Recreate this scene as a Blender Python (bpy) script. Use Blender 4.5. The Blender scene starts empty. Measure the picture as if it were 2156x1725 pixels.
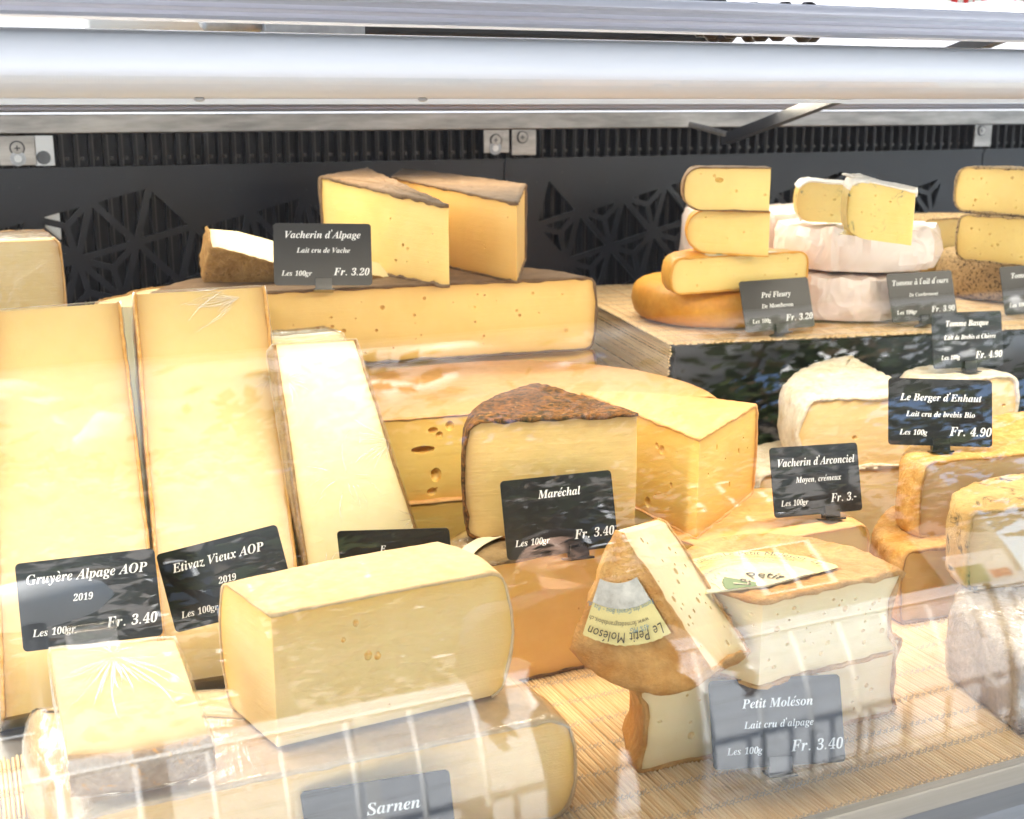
import bpy, bmesh, math, random
from mathutils import Vector, Matrix, noise
random.seed(7)
SC = bpy.context.scene
COL = SC.collection
R = math.radians

# ------------------------------------------------------------------ camera
CAM_H = 0.45
FOC = 1250.0                       # focal length in pixels of a 1024 wide frame
PITCH, YAW = R(13.856), R(24.234)
_fh = Vector((math.sin(YAW), math.cos(YAW), 0)); _rt = Vector((math.cos(YAW), -math.sin(YAW), 0)); _up = Vector((0, 0, 1))
FW = _fh*math.cos(PITCH) - _up*math.sin(PITCH)
UU = _fh*math.sin(PITCH) + _up*math.cos(PITCH)
EYE = Vector((0, 0, CAM_H))
cd = bpy.data.cameras.new('camera'); cam = bpy.data.objects.new('camera', cd); COL.objects.link(cam)
cd.sensor_width = 36; cd.lens = FOC*36/1024; cd.clip_start = .02; cd.clip_end = 400
cam.matrix_world = Matrix(((_rt.x, UU.x, -FW.x, 0), (_rt.y, UU.y, -FW.y, 0), (_rt.z, UU.z, -FW.z, CAM_H), (0, 0, 0, 1)))
cd.dof.use_dof = True; cd.dof.focus_distance = .95; cd.dof.aperture_fstop = 13.0
SC.camera = cam

# ------------------------------------------------------------------ world, sun, lamps, exposure
SUN_EL, SUN_AZ = R(48), R(-40)      # azimuth from +y towards +x of the direction the sun stands in
w = bpy.data.worlds.new("World"); SC.world = w; w.use_nodes = True
nt = w.node_tree; sky = nt.nodes.new('ShaderNodeTexSky'); sky.sky_type = 'NISHITA'; sky.sun_disc = False
sky.sun_elevation = SUN_EL; sky.sun_rotation = SUN_AZ
nt.links.new(sky.outputs[0], nt.nodes['Background'].inputs[0]); nt.nodes['Background'].inputs[1].default_value = .15
sd = Vector((math.sin(SUN_AZ)*math.cos(SUN_EL), math.cos(SUN_AZ)*math.cos(SUN_EL), math.sin(SUN_EL)))
sl = bpy.data.lights.new('sun', 'SUN'); sl.energy = 4.5; sl.angle = R(.53); sl.color = (1, .95, .87)
so = bpy.data.objects.new('sun', sl); COL.objects.link(so); so.rotation_euler = sd.to_track_quat('Z', 'Y').to_euler()
def strip(name, loc, target, sx, sy, power, col):
    l = bpy.data.lights.new(name, 'AREA'); l.shape = 'RECTANGLE'; l.size = sx; l.size_y = sy; l.energy = power; l.color = col
    o = bpy.data.objects.new(name, l); COL.objects.link(o); o.location = loc
    d = Vector(target)-Vector(loc); o.rotation_euler = d.to_track_quat('-Z', 'Y').to_euler(); return o
strip('canopy_lamp', (.75, .822, .448), (.75, .84, .0), 2.6, .035, 3.0, (1, .87, .67))
strip('rear_fill', (.75, 1.45, .448), (.75, 1.25, .1), 2.6, .03, 2.0, (1, .88, .70))  # added fill light for the back rows; no fixture hangs there
SC.view_settings.view_transform = 'Standard'; SC.view_settings.look = 'None'; SC.view_settings.gamma = 1
SC.view_settings.use_curve_mapping = False
SC.view_settings.exposure = 2.42
SC.cycles.transparent_max_bounces = 24; SC.cycles.max_bounces = 10; SC.cycles.glossy_bounces = 5; SC.cycles.diffuse_bounces = 5
SC.cycles.caustics_reflective = False; SC.cycles.caustics_refractive = False; SC.cycles.sample_clamp_indirect = 6

# ------------------------------------------------------------------ sight helpers: a point of the photo on a known plane
SP = 2156/1024.0
def ray(px, py): return FW*FOC + _rt*(px/SP-512) + UU*(409.5-py/SP)
def Pz(px, py, z): d = ray(px, py); return EYE + d*((z-CAM_H)/d.z)
def Py(px, py, y): d = ray(px, py); return EYE + d*(y/d.y)
def Pz2(px, py, z): p = Pz(px, py, z); return (p.x, p.y)
def ztop(xy, py):
    lo, hi = -.5, 1.0
    for _ in range(50):
        m = (lo+hi)/2; q = Vector((xy[0], xy[1], m))-EYE
        if (409.5-q.dot(UU)/q.dot(FW)*FOC)*SP > py: lo = m
        else: hi = m
    return m

# ------------------------------------------------------------------ materials
MATS = {}
class NG:
    def __init__(s, name):
        s.m = bpy.data.materials.new(name); s.m.use_nodes = True; s.t = s.m.node_tree; s.t.nodes.clear()
        s.out = s.t.nodes.new('ShaderNodeOutputMaterial')
        s.tc = s.t.nodes.new('ShaderNodeTexCoord')
        s.geo = s.t.nodes.new('ShaderNodeObjectInfo')
        ad = s.t.nodes.new('ShaderNodeVectorMath'); ad.operation = 'ADD'
        sc = s.t.nodes.new('ShaderNodeVectorMath'); sc.operation = 'SCALE'; sc.inputs['Scale'].default_value = 3.7
        cx = s.t.nodes.new('ShaderNodeCombineXYZ')
        for i in range(3): s.t.links.new(s.geo.outputs['Random'], cx.inputs[i])
        s.t.links.new(cx.outputs[0], sc.inputs[0]); s.t.links.new(s.tc.outputs['Object'], ad.inputs[0]); s.t.links.new(sc.outputs[0], ad.inputs[1])
        s.co = ad.outputs[0]
    def n(s, typ, **kw):
        nd = s.t.nodes.new(typ)
        for k, v in kw.items():
            if k.startswith('_'): setattr(nd, k[1:], v)
            else:
                key = k.replace('__', ' ')
                sock = nd.inputs[int(key[1:])] if key[0] == 'i' and key[1:].isdigit() else nd.inputs[key]
                if hasattr(v, 'is_output'): s.t.links.new(v, sock)
                else: sock.default_value = v
        return nd
    def noise(s, scale, detail=4, rough=.6, stretch=None, dist=0, co=None):
        c = co or s.co
        if stretch: c = s.n('ShaderNodeMapping', Vector=c, Scale=stretch).outputs[0]
        return s.n('ShaderNodeTexNoise', Vector=c, Scale=scale, Detail=detail, Roughness=rough, Distortion=dist).outputs[0]
    def ramp(s, fac, stops):
        r = s.t.nodes.new('ShaderNodeValToRGB'); s.t.links.new(fac, r.inputs[0])
        e = r.color_ramp.elements
        while len(e) < len(stops): e.new(.5)
        for el, (p, c) in zip(e, stops):
            el.position = p; el.color = (c, c, c, 1) if not hasattr(c, '__len__') else (*c, 1)
        return r.outputs[0]
    def mix(s, fac, a, b, mode='MIX'):
        nd = s.t.nodes.new('ShaderNodeMix'); nd.data_type = 'RGBA'; nd.blend_type = mode
        for sock, v in ((nd.inputs[0], fac), (nd.inputs[6], a), (nd.inputs[7], b)):
            if hasattr(v, 'is_output'): s.t.links.new(v, sock)
            elif hasattr(v, '__len__'): sock.default_value = (*v, 1)
            else: sock.default_value = v
        return nd.outputs[2]
    def math(s, op, a, b=0.0, c=None):
        nd = s.t.nodes.new('ShaderNodeMath'); nd.operation = op
        for i, v in enumerate((a, b, c)):
            if v is None: continue
            if hasattr(v, 'is_output'): s.t.links.new(v, nd.inputs[i])
            else: nd.inputs[i].default_value = v
        return nd.outputs[0]
    def bump(s, h, strength=.3, dist=.001, normal=None):
        b = s.n('ShaderNodeBump', Strength=strength, Distance=dist, Height=h)
        if normal: s.t.links.new(normal, b.inputs['Normal'])
        return b.outputs[0]
    def bsdf(s, **kw):
        p = s.n('ShaderNodeBsdfPrincipled')
        for k, v in kw.items():
            sock = p.inputs[k.replace('__', ' ')]
            if hasattr(v, 'is_output'): s.t.links.new(v, sock)
            elif hasattr(v, '__len__') and len(v) == 3 and sock.type == 'RGBA': sock.default_value = (*v, 1)
            else: sock.default_value = v
        s.t.links.new(p.outputs[0], s.out.inputs[0]); return s.m
def L(h):      # sRGB 0-255 to linear
    return tuple(((c/255+.055)/1.055)**2.4 if c > 10 else c/255/12.92 for c in h)

def paste(name, base, amber, rough=.42, sss=.25, blue=None, speck=0):
    g = NG(name)
    big = g.noise(16, 5, .6); fine = g.noise(420, 3, .7); mid = g.noise(90, 4, .65)
    c = g.mix(g.ramp(big, [(.35, 0.0), (.7, 1.0)]), base, tuple(b*k for b, k in zip(base, (.93, .88, .78))))
    c = g.mix(g.ramp(mid, [(.3, 0.0), (.75, .35)]), c, tuple(min(1, b*k) for b, k in zip(base, (1.05, 1.06, 1.15))))
    ed = g.n('ShaderNodeAttribute', _attribute_name='edge').outputs['Fac']
    c = g.mix(g.math('MULTIPLY', ed, .85), c, amber)
    if speck:
        v = g.noise(300, 2, .5); c = g.mix(g.ramp(v, [(.66, 0.0), (.72, speck)]), c, amber)
    if blue:
        v = g.noise(55, 5, .7, dist=1.2); m = g.ramp(v, [(.60, 0.0), (.66, .9)])
        m2 = g.math('MULTIPLY', m, g.math('ADD', g.math('MULTIPLY', ed, 1.5), .25)); c = g.mix(g.math('MINIMUM', m2, 1.0), c, blue)
    kn = g.noise(38, 4, .7, stretch=(.12, .12, 9))
    nb = g.bump(kn, .25, .0012); nb = g.bump(g.noise(700, 2, .6), .2, .0006, nb); nb = g.bump(g.noise(60, 5, .6, stretch=(1, 1, 2.5)), .35, .0012, nb)
    rr = g.math('MULTIPLY_ADD', mid, .3, rough-.15)
    return g.bsdf(Base__Color=c, Roughness=rr, Normal=nb, Subsurface__Weight=sss, Subsurface__Radius=(1.0, .55, .18), Subsurface__Scale=.006, Specular__IOR__Level=.45)

def rind(name, a, b, c2=None, scale=60, rough=.7, bumpd=.0015, bstr=.6, weave=0, thr=(.35, .65), c2thr=(.58, .66), fine=450):
    g = NG(name)
    n1 = g.noise(scale, 8, .68, dist=.4); n2 = g.noise(scale*4.3, 4, .7)
    c = g.mix(g.ramp(n1, [(thr[0], 0.0), (thr[1], 1.0)]), a, b)
    c = g.mix(g.ramp(n2, [(.3, .0), (.8, .5)]), c, tuple(x*.55 for x in a))
    if c2:
        c = g.mix(g.ramp(g.noise(scale*1.7, 7, .7, dist=.8), [(c2thr[0], 0.0), (c2thr[1], 1.0)]), c, c2)
    nb = g.bump(g.noise(fine, 3, .7), bstr*.6, bumpd*.6); nb = g.bump(n1, bstr, bumpd*1.5, nb)
    if weave:
        for ax in (0, 1):
            wv = g.n('ShaderNodeTexWave', _wave_type='BANDS', _bands_direction='XY'[ax], Vector=g.co, Scale=weave, Distortion=1.5, Detail=2)
            nb = g.bump(wv.outputs['Fac'], .35, .0006, nb)
    return g.bsdf(Base__Color=c, Roughness=rough, Normal=nb, Specular__IOR__Level=.22, Subsurface__Weight=.06, Subsurface__Radius=(1, .5, .2), Subsurface__Scale=.003)

def clear(name, tint=(1, 1, 1), f0=.04, rough=0.0, wrinkle=None, k=1.0, veil=0.0):
    """clear sheet: lets light straight through and mirrors by the angle (Schlick)"""
    g = NG(name)
    lw = g.n('ShaderNodeLayerWeight', Blend=.5).outputs['Facing']
    p5 = g.math('POWER', lw, 5.0)
    fr = g.math('MULTIPLY_ADD', p5, (1-f0)*k, f0)
    tr = g.n('ShaderNodeBsdfTransparent', Color=(*tint, 1)); gl = g.n('ShaderNodeBsdfGlossy', Roughness=rough, Color=(1, 1, 1, 1))
    if wrinkle:
        s, st, amt = wrinkle
        nb = g.bump(g.ramp(g.noise(s, 4, .65, stretch=st, dist=2.2), [(.42, 0.0), (.5, 1.0), (.58, 0.0)]), amt, .0016)
        nb = g.bump(g.noise(s*.3, 3, .6, dist=3.0), amt*.8, .006, nb)
        g.t.links.new(nb, gl.inputs['Normal'])
    m = g.n('ShaderNodeMixShader', Fac=fr); g.t.links.new(tr.outputs[0], m.inputs[1]); g.t.links.new(gl.outputs[0], m.inputs[2])
    g.t.links.new(m.outputs[0], g.out.inputs[0]); return g.m

def plain(name, col, rough=.5, metal=0.0, nscale=0, namt=.12, bumpv=None, spec=.5, stretch=None, aniso=0.0, coat=0.0, emit=None):
    g = NG(name); c = col; kw = {}
    if nscale:
        n1 = g.noise(nscale, 6, .65, stretch=stretch)
        c = g.mix(g.ramp(n1, [(.3, 0.0), (.7, 1.0)]), tuple(x*(1-namt) for x in col), tuple(min(1, x*(1+namt)) for x in col))
        kw['Roughness'] = g.math('MULTIPLY_ADD', n1, .25*rough+.05, rough*.85-.02)
        if bumpv: kw['Normal'] = g.bump(n1, bumpv[0], bumpv[1])
    else: kw['Roughness'] = rough
    return g.bsdf(Base__Color=c, Metallic=metal, Specular__IOR__Level=spec, Anisotropic=aniso, Coat__Weight=coat, **kw)

M = MATS
M['vach'] = paste('paste_alpine_cream', (.78, .56, .20), (.55, .30, .07))
M['vach2'] = paste('paste_alpine_gold', (.73, .49, .17), (.50, .26, .05))
M['pale'] = paste('paste_pale_ivory', (.74, .65, .39), (.62, .45, .20))
M['gruy'] = paste('paste_gruyere', (.64, .475, .20), (.42, .23, .07), rough=.4)
M['peachp'] = paste('paste_yellow_semi', (.79, .56, .17), (.64, .34, .07))
M['mare'] = paste('paste_hard_gold', (.74, .53, .20), (.36, .19, .06))
M['amberp'] = paste('paste_amber', (.95, .68, .25), (.82, .48, .12), sss=.35)
M['block'] = paste('paste_block', (.84, .60, .27), (.82, .46, .10), sss=.3)
M['beige'] = paste('paste_beige', (.72, .54, .30), (.58, .34, .12))
M['tan'] = paste('paste_tan', (.62, .44, .22), (.50, .28, .09))
M['soft'] = paste('paste_soft_ivory', (.80, .63, .34), (.74, .50, .20))
M['mole'] = paste('paste_moleson', (.80, .66, .40), (.72, .50, .23), rough=.5)
M['tom'] = paste('paste_tomme_yellow', (.80, .62, .21), (.68, .43, .12))
M['herb'] = paste('paste_green_flecked', (.74, .60, .22), (.60, .44, .14), blue=(.10, .14, .10))
M['pep'] = paste('paste_pepper_tomme', (.76, .59, .21), (.62, .41, .12), speck=.5)
M['r_brown'] = rind('rind_brown', (.20, .11, .045), (.30, .18, .085), (.14, .08, .04), 45, .8)
M['r_brown2'] = rind('rind_grey_brown', (.13, .08, .043), (.22, .14, .075), (.33, .23, .14), 40, .85, c2thr=(.66, .8))
M['r_tan'] = rind('rind_tan_rough', (.26, .13, .035), (.44, .26, .09), (.14, .07, .02), 90, .85, .003, .9)
M['r_peach'] = rind('rind_peach', (.72, .36, .12), (.78, .46, .19), None, 22, .5, .0008, .35)
M['r_linen'] = rind('rind_linen', (.70, .47, .24), (.76, .56, .32), None, 30, .6, .001, .45, weave=300)
M['r_dark'] = rind('rind_dark_mottled', (.045, .022, .008), (.26, .10, .022), (.60, .36, .13), 200, .8, .002, .9, thr=(.42, .58), c2thr=(.62, .66))
M['r_darkgrey'] = rind('rind_grey_brown_dark', (.16, .10, .05), (.36, .25, .13), (.06, .04, .02), 45, .75, .002, .9)
M['r_bloom'] = rind('rind_white_bloom', (.72, .56, .34), (.90, .82, .66), (.50, .32, .13), 38, .8, .003, .9, thr=(.3, .5), c2thr=(.64, .78))
M['r_white'] = rind('rind_white', (.80, .76, .70), (.88, .86, .82), None, 40, .8, .0015, .5)
M['r_orange'] = rind('rind_orange', (.66, .29, .035), (.80, .43, .08), None, 26, .4, .001, .35)
M['r_gold'] = rind('rind_gold_grain', (.55, .26, .05), (.74, .45, .15), (.86, .62, .30), 75, .6, .002, .8, c2thr=(.62, .7))
M['r_wash'] = rind('rind_washed_orange', (.55, .24, .05), (.74, .43, .15), (.30, .12, .03), 34, .55, .004, 1.0, c2thr=(.66, .78))
M['r_pep'] = rind('rind_peppered', (.62, .44, .22), (.46, .32, .16), (.05, .04, .03), 170, .8, .003, 1.0, c2thr=(.52, .58))
M['r_grey'] = rind('rind_grey_mould', (.42, .33, .24), (.66, .56, .44), (.10, .07, .05), 40, .8, .003, 1.0, c2thr=(.60, .70))
M['r_tan2'] = rind('rind_tan_mottled', (.36, .22, .10), (.56, .40, .24), (.62, .30, .05), 60, .8, .002, .8, c2thr=(.58, .66))
M['r_mould'] = rind('rind_cream_black_mould', (.62, .42, .18), (.48, .28, .09), (.05, .04, .03), 30, .7, .003, .8, c2thr=(.54, .66))
M['r_edge'] = rind('rind_crumbly_edge', (.74, .50, .20), (.86, .68, .40), (.45, .24, .07), 120, .85, .002, .9)
M['wrap'] = clear('cling_film', f0=.035, rough=.16, wrinkle=(42, (1, .2, 1), .45))
M['wrap2'] = clear('cling_film_tight', f0=.03, rough=.12, wrinkle=(26, (1, .18, 1), .25))
M['wrap3'] = clear('cling_film_flat', f0=.02, rough=.38, wrinkle=(26, (1, .18, 1), .2), k=.5)
M['crease'] = clear('film_crease', f0=.22, rough=.22)
M['glass'] = clear('counter_glass', tint=(.985, .995, .99), f0=.05)
M['acrylic'] = clear('acrylic', tint=(.96, .96, .96), f0=.09, rough=.02, k=1.0)
M['board'] = plain('sign_board_black', (.008, .008, .009), .34, nscale=900, namt=.2, bumpv=(.05, .0003))
M['ink'] = plain('sign_lettering_white', (.80, .80, .78), .55)
M['blackpl'] = plain('black_plastic', (.012, .012, .013), .22, coat=.3)
M['steel'] = plain('brushed_steel', (.27, .255, .24), .42, .9, nscale=22, namt=.38, stretch=(.5, 3, 3))
M['sill'] = plain('sill_metal', (.22, .22, .22), .5, .5, nscale=30, namt=.12, stretch=(.15, 6, 6))
M['alu'] = plain('satin_aluminium', (.66, .65, .68), .38, 1.0, nscale=60, namt=.05, stretch=(.05, 8, 8))
M['alulight'] = plain('anodised_cover', (.74, .74, .76), .42, .0, nscale=9, namt=.04, stretch=(.3, 3, 3))
M['panel'] = plain('black_panel', (.0085, .0105, .0155), .36, nscale=40, namt=.25, bumpv=(.06, .001), spec=.35)
def dusty():
    g = NG('black_panel'); n1 = g.noise(9, 5, .6); c = g.mix(g.ramp(n1, [(.3, 0.0), (.7, 1.0)]), (.007, .0085, .0125), (.011, .0135, .020))
    v = g.n('ShaderNodeTexVoronoi', Vector=g.co, Scale=95.0, Randomness=1.0); sp = g.ramp(v.outputs['Distance'], [(.035, 1.0), (.06, 0.0)])
    keep = g.ramp(g.noise(40, 2, .5), [(.52, 0.0), (.60, 1.0)]); c = g.mix(g.math('MULTIPLY', g.math('MULTIPLY', sp, keep), .8), c, (.30, .29, .27))
    return g.bsdf(Base__Color=c, Roughness=g.math('MULTIPLY_ADD', n1, .2, .26), Specular__IOR__Level=.35, Normal=g.bump(g.noise(40, 5, .6), .06, .001))
M['panel'] = dusty()
M['grille'] = plain('grille_dark', (.0045, .004, .004), .4, nscale=80, namt=.3, spec=.15)
M['grillelip'] = plain('grille_rib', (.05, .042, .036), .4, .2)
M['dark'] = plain('dark_paint', (.020, .021, .024), .4, nscale=60, namt=.2)
M['white'] = plain('white_enamel', (.80, .80, .80), .35, nscale=6, namt=.03)
M['whitepl'] = plain('white_plastic', (.78, .78, .77), .4)
M['knife'] = plain('knife_grey', (.36, .37, .39), .35, .2, nscale=40, namt=.25)
M['risergloss'] = plain('riser_gloss_black', (.006, .0065, .008), .22, spec=.35)
M['deckm'] = plain('deck_steel', (.55, .54, .52), .4, .9, nscale=40, namt=.1)
M['lens'] = plain('lamp_cover', (.82, .80, .74), .5)
M['thread'] = plain('mat_thread', (.58, .47, .34), .9, nscale=500, namt=.2)
def bamboo():
    g = NG('bamboo_stick'); isl = g.n('ShaderNodeNewGeometry').outputs['Random Per Island']
    c = g.ramp(isl, [(0, (.82, .58, .31)), (.4, (.88, .70, .42)), (.75, (.85, .64, .36)), (1, (.74, .50, .25))])
    c = g.mix(g.ramp(g.noise(60, 5, .7, stretch=(8, .6, 8)), [(.35, 0.0), (.8, .55)]), c, (.55, .31, .11))
    return g.bsdf(Base__Color=c, Roughness=.45, Normal=g.bump(g.noise(200, 3, .6, stretch=(5, .3, 5)), .3, .0005))
M['bamboo'] = bamboo()
def paperm():
    g = NG('wax_paper'); n = g.noise(16, 2, .5, dist=.8); r = g.ramp(n, [(.40, 0.0), (.5, 1.0), (.60, .3)])
    c = g.mix(g.noise(10, 3), (.74, .60, .52), (.80, .71, .65))
    return g.bsdf(Base__Color=c, Roughness=.38, Normal=g.bump(r, .35, .006), Subsurface__Weight=.1, Subsurface__Scale=.003)
M['paper'] = paperm()
M['labelpaper'] = plain('label_paper', (.70, .58, .24), .6, nscale=60, namt=.06, bumpv=(.3, .001))
M['labelwhite'] = plain('label_pale', (.62, .55, .38), .6, nscale=60, namt=.06)
M['labelgrey'] = plain('label_grey', (.50, .47, .40), .6, nscale=90, namt=.3)
M['labelsand'] = plain('label_sand', (.74, .62, .40), .6, nscale=120, namt=.25)
M['labelblue'] = plain('label_blue', (.52, .60, .66), .6)
M['labelgreen'] = plain('label_green', (.14, .22, .08), .6)
M['labelink'] = plain('label_ink', (.05, .04, .03), .6)
M['labelteal'] = plain('label_teal', (.10, .22, .28), .6)

# ------------------------------------------------------------------ object helpers
def link(o): COL.objects.link(o); return o
def obj(name, verts, faces, m, parent=None, smooth=False, loc=None, mat=None):
    me = bpy.data.meshes.new(name); me.from_pydata([tuple(v) for v in verts], [], faces); me.update()
    if m is not None: me.materials.append(m)
    if smooth:
        me.polygons.foreach_set('use_smooth', [True]*len(me.polygons))
    o = link(bpy.data.objects.new(name, me))
    if parent: o.parent = parent
    if loc is not None: o.location = loc
    if mat is not None: o.matrix_local = mat
    return o
def tag(o, label=None, cat=None, group=None, kind=None):
    if label: o['label'] = label
    if cat: o['category'] = cat
    if group: o['group'] = group
    if kind: o['kind'] = kind
    return o
def thing(name, label, cat, mat=None, group=None):
    o = link(bpy.data.objects.new(name, None)); o.empty_display_size = .02
    if mat is not None: o.matrix_world = mat
    return tag(o, label, cat, group)
class MB:
    def __init__(s): s.v = []; s.f = []
    def add(s, v, f):
        b = len(s.v); s.v += [tuple(x) for x in v]; s.f += [[i+b for i in q] for q in f]
    def box(s, a, b, mat=None):
        x0, y0, z0 = a; x1, y1, z1 = b
        v = [Vector(p) for p in ((x0,y0,z0),(x1,y0,z0),(x1,y1,z0),(x0,y1,z0),(x0,y0,z1),(x1,y0,z1),(x1,y1,z1),(x0,y1,z1))]
        if mat: v = [mat@q for q in v]
        s.add(v, [(0,3,2,1),(4,5,6,7),(0,1,5,4),(1,2,6,5),(2,3,7,6),(3,0,4,7)])
    def tube(s, pts, r, n=8, cap=True, rs=None):
        pts = [Vector(p) for p in pts]; rings = []
        for i, p in enumerate(pts):
            d = (pts[min(i+1, len(pts)-1)]-pts[max(i-1, 0)]).normalized()
            a = d.orthogonal().normalized() if i == 0 else (rings_a - d*rings_a.dot(d)).normalized()
            rings_a = a; b = d.cross(a); rr = rs[i] if rs else r
            rings.append([p+a*(rr*math.cos(2*math.pi*k/n))+b*(rr*math.sin(2*math.pi*k/n)) for k in range(n)])
        v = [q for rg in rings for q in rg]; f = []
        for i in range(len(pts)-1):
            for k in range(n): f.append((i*n+k, i*n+(k+1)%n, (i+1)*n+(k+1)%n, (i+1)*n+k))
        if cap: f.append(tuple(range(n))[::-1]); f.append(tuple((len(pts)-1)*n+k for k in range(n)))
        s.add(v, f)
    def prism(s, poly, y0, y1, axis='x'):
        """poly of (a,b) extruded along axis from y0 to y1"""
        n = len(poly)
        def P(a, b, t): return {'x': (t, a, b), 'y': (a, t, b), 'z': (a, b, t)}[axis]
        v = [P(a, b, y0) for a, b in poly]+[P(a, b, y1) for a, b in poly]
        f = [tuple(range(n))[::-1], tuple(range(n, 2*n))]+[(i, (i+1) % n, n+(i+1) % n, n+i) for i in range(n)]
        s.add(v, f)
    def lathe(s, prof, c=(0,0,0), n=24):
        v = []; f = []
        for r, z in prof:
            for k in range(n): v.append((c[0]+r*math.cos(2*math.pi*k/n), c[1]+r*math.sin(2*math.pi*k/n), c[2]+z))
        for i in range(len(prof)-1):
            for k in range(n): f.append((i*n+k, i*n+(k+1) % n, (i+1)*n+(k+1) % n, (i+1)*n+k))
        f.append(tuple(range(n))[::-1]); f.append(tuple((len(prof)-1)*n+k for k in range(n)))
        s.add(v, f)
    def build(s, name, m, parent=None, smooth=False, bevel=0, mat=None, loc=None):
        o = obj(name, s.v, s.f, m, parent, smooth, loc, mat)
        bm = bmesh.new(); bm.from_mesh(o.data); bmesh.ops.recalc_face_normals(bm, faces=bm.faces)
        if bevel:
            bmesh.ops.bevel(bm, geom=[e for e in bm.edges if len(e.link_faces) == 2 and e.calc_face_angle(0) > .6], offset=bevel, segments=2, affect='EDGES', profile=.6)
        bm.to_mesh(o.data); bm.free()
        if bevel: o.data.polygons.foreach_set('use_smooth', [False]*len(o.data.polygons))
        return o
def ico(c, r, sub=1):
    bm = bmesh.new(); bmesh.ops.create_icosphere(bm, subdivisions=sub+1, radius=1)
    v = [Vector((c.x+q.co.x*r.x, c.y+q.co.y*r.y, c.z+q.co.z*r.z)) for q in bm.verts]; f = [tuple(x.index for x in q.verts) for q in bm.faces]
    bm.free(); return v, f

def structure(o): o['kind'] = 'structure'; return o

# ------------------------------------------------------------------ cheese bodies
def arc(A, B, s, n):
    """points strictly between A and B on a circle bulging s to the right of A->B (outward for a CCW outline)"""
    A, B = Vector(A), Vector(B); ch = (B-A).length; d = (B-A)/ch; nrm = Vector((d.y, -d.x))
    if abs(s) < 1e-5:
        return [(A.lerp(B, i/n), nrm.copy()) for i in range(1, n)]
    sg = 1 if s > 0 else -1; s = abs(s); r = (ch*ch/4+s*s)/(2*s)
    cen = A.lerp(B, .5)+nrm*sg*(s-r)
    a0 = math.atan2(A.y-cen.y, A.x-cen.x); a1 = math.atan2(B.y-cen.y, B.x-cen.x)
    if sg > 0:
        while a1 < a0: a1 += 2*math.pi
    else:
        while a1 > a0: a1 -= 2*math.pi
    out = []
    for i in range(1, n):
        a = a0+(a1-a0)*i/n; u = Vector((math.cos(a), math.sin(a))); out.append((cen+u*r, u*sg))
    return out

def outline(edges, step):
    """edges: (point, kind, sagitta) each with the edge to the next point; returns samples (pos, slide, normal), edge kind after each sample"""
    n = len(edges); segs = []
    area = sum(edges[i][0][0]*edges[(i+1) % n][0][1]-edges[(i+1) % n][0][0]*edges[i][0][1] for i in range(n))
    if area < 0:
        pts = [e[0] for e in edges]; kinds = [(e[1], e[2]) for e in edges]
        pts = pts[::-1]; kinds = [kinds[(n-2-i) % n] for i in range(n)]
        edges = [(p, k[0], k[1]) for p, k in zip(pts, kinds)]
    for i in range(n):
        A = edges[i][0]; B = edges[(i+1) % n][0]; k, s = edges[i][1], edges[i][2]
        ln = (Vector(B)-Vector(A)).length+abs(s)*1.3
        segs.append((k, arc(A, B, s, max(2, int(ln/step)))))
    S = []; K = []
    for i in range(n):
        A = Vector(edges[i][0]); kp, sp = segs[i-1]; kn, sn = segs[i]
        n_in = sp[-1][1]; n_out = sn[0][1]
        d_in = (A-sp[-1][0]).normalized(); d_out = (sn[0][0]-A).normalized()
        if kp == 'rind' and kn == 'rind': dv = (n_in+n_out).normalized()
        elif kp == 'rind': dv = -d_out/max(.45, (-d_out).dot(n_in))
        elif kn == 'rind': dv = d_in/max(.45, d_in.dot(n_out))
        else: dv = Vector((0, 0))
        S.append((A, dv, (n_in+n_out).normalized())); K.append(kn)
        for p, nn in sn:
            S.append((p, nn if kn == 'rind' else Vector((0, 0)), nn)); K.append(kn)
    # along a cut, the samples next to a rind corner slide with it
    N = len(S); fixed = [s[1].copy() for s in S]
    for i in range(N):
        if K[i] == 'cut' and K[i-1] == 'cut' and fixed[i].length == 0:
            for stp, kk in ((-1, lambda q: K[q-1]), (1, lambda q: K[q])):
                q = i
                for _ in range(N):
                    q = (q+stp) % N
                    if fixed[q].length > 0:
                        d = (S[q][0]-S[i][0]).length; Lx = .035
                        if d < Lx: S[i] = (S[i][0], S[i][1]+fixed[q]*(1-d/Lx)**2, S[i][2])
                        break
                    if (S[q][0]-S[i][0]).length > .04 or not (K[q] == 'cut' and K[q-1] == 'cut'): break
    return S, K

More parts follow.
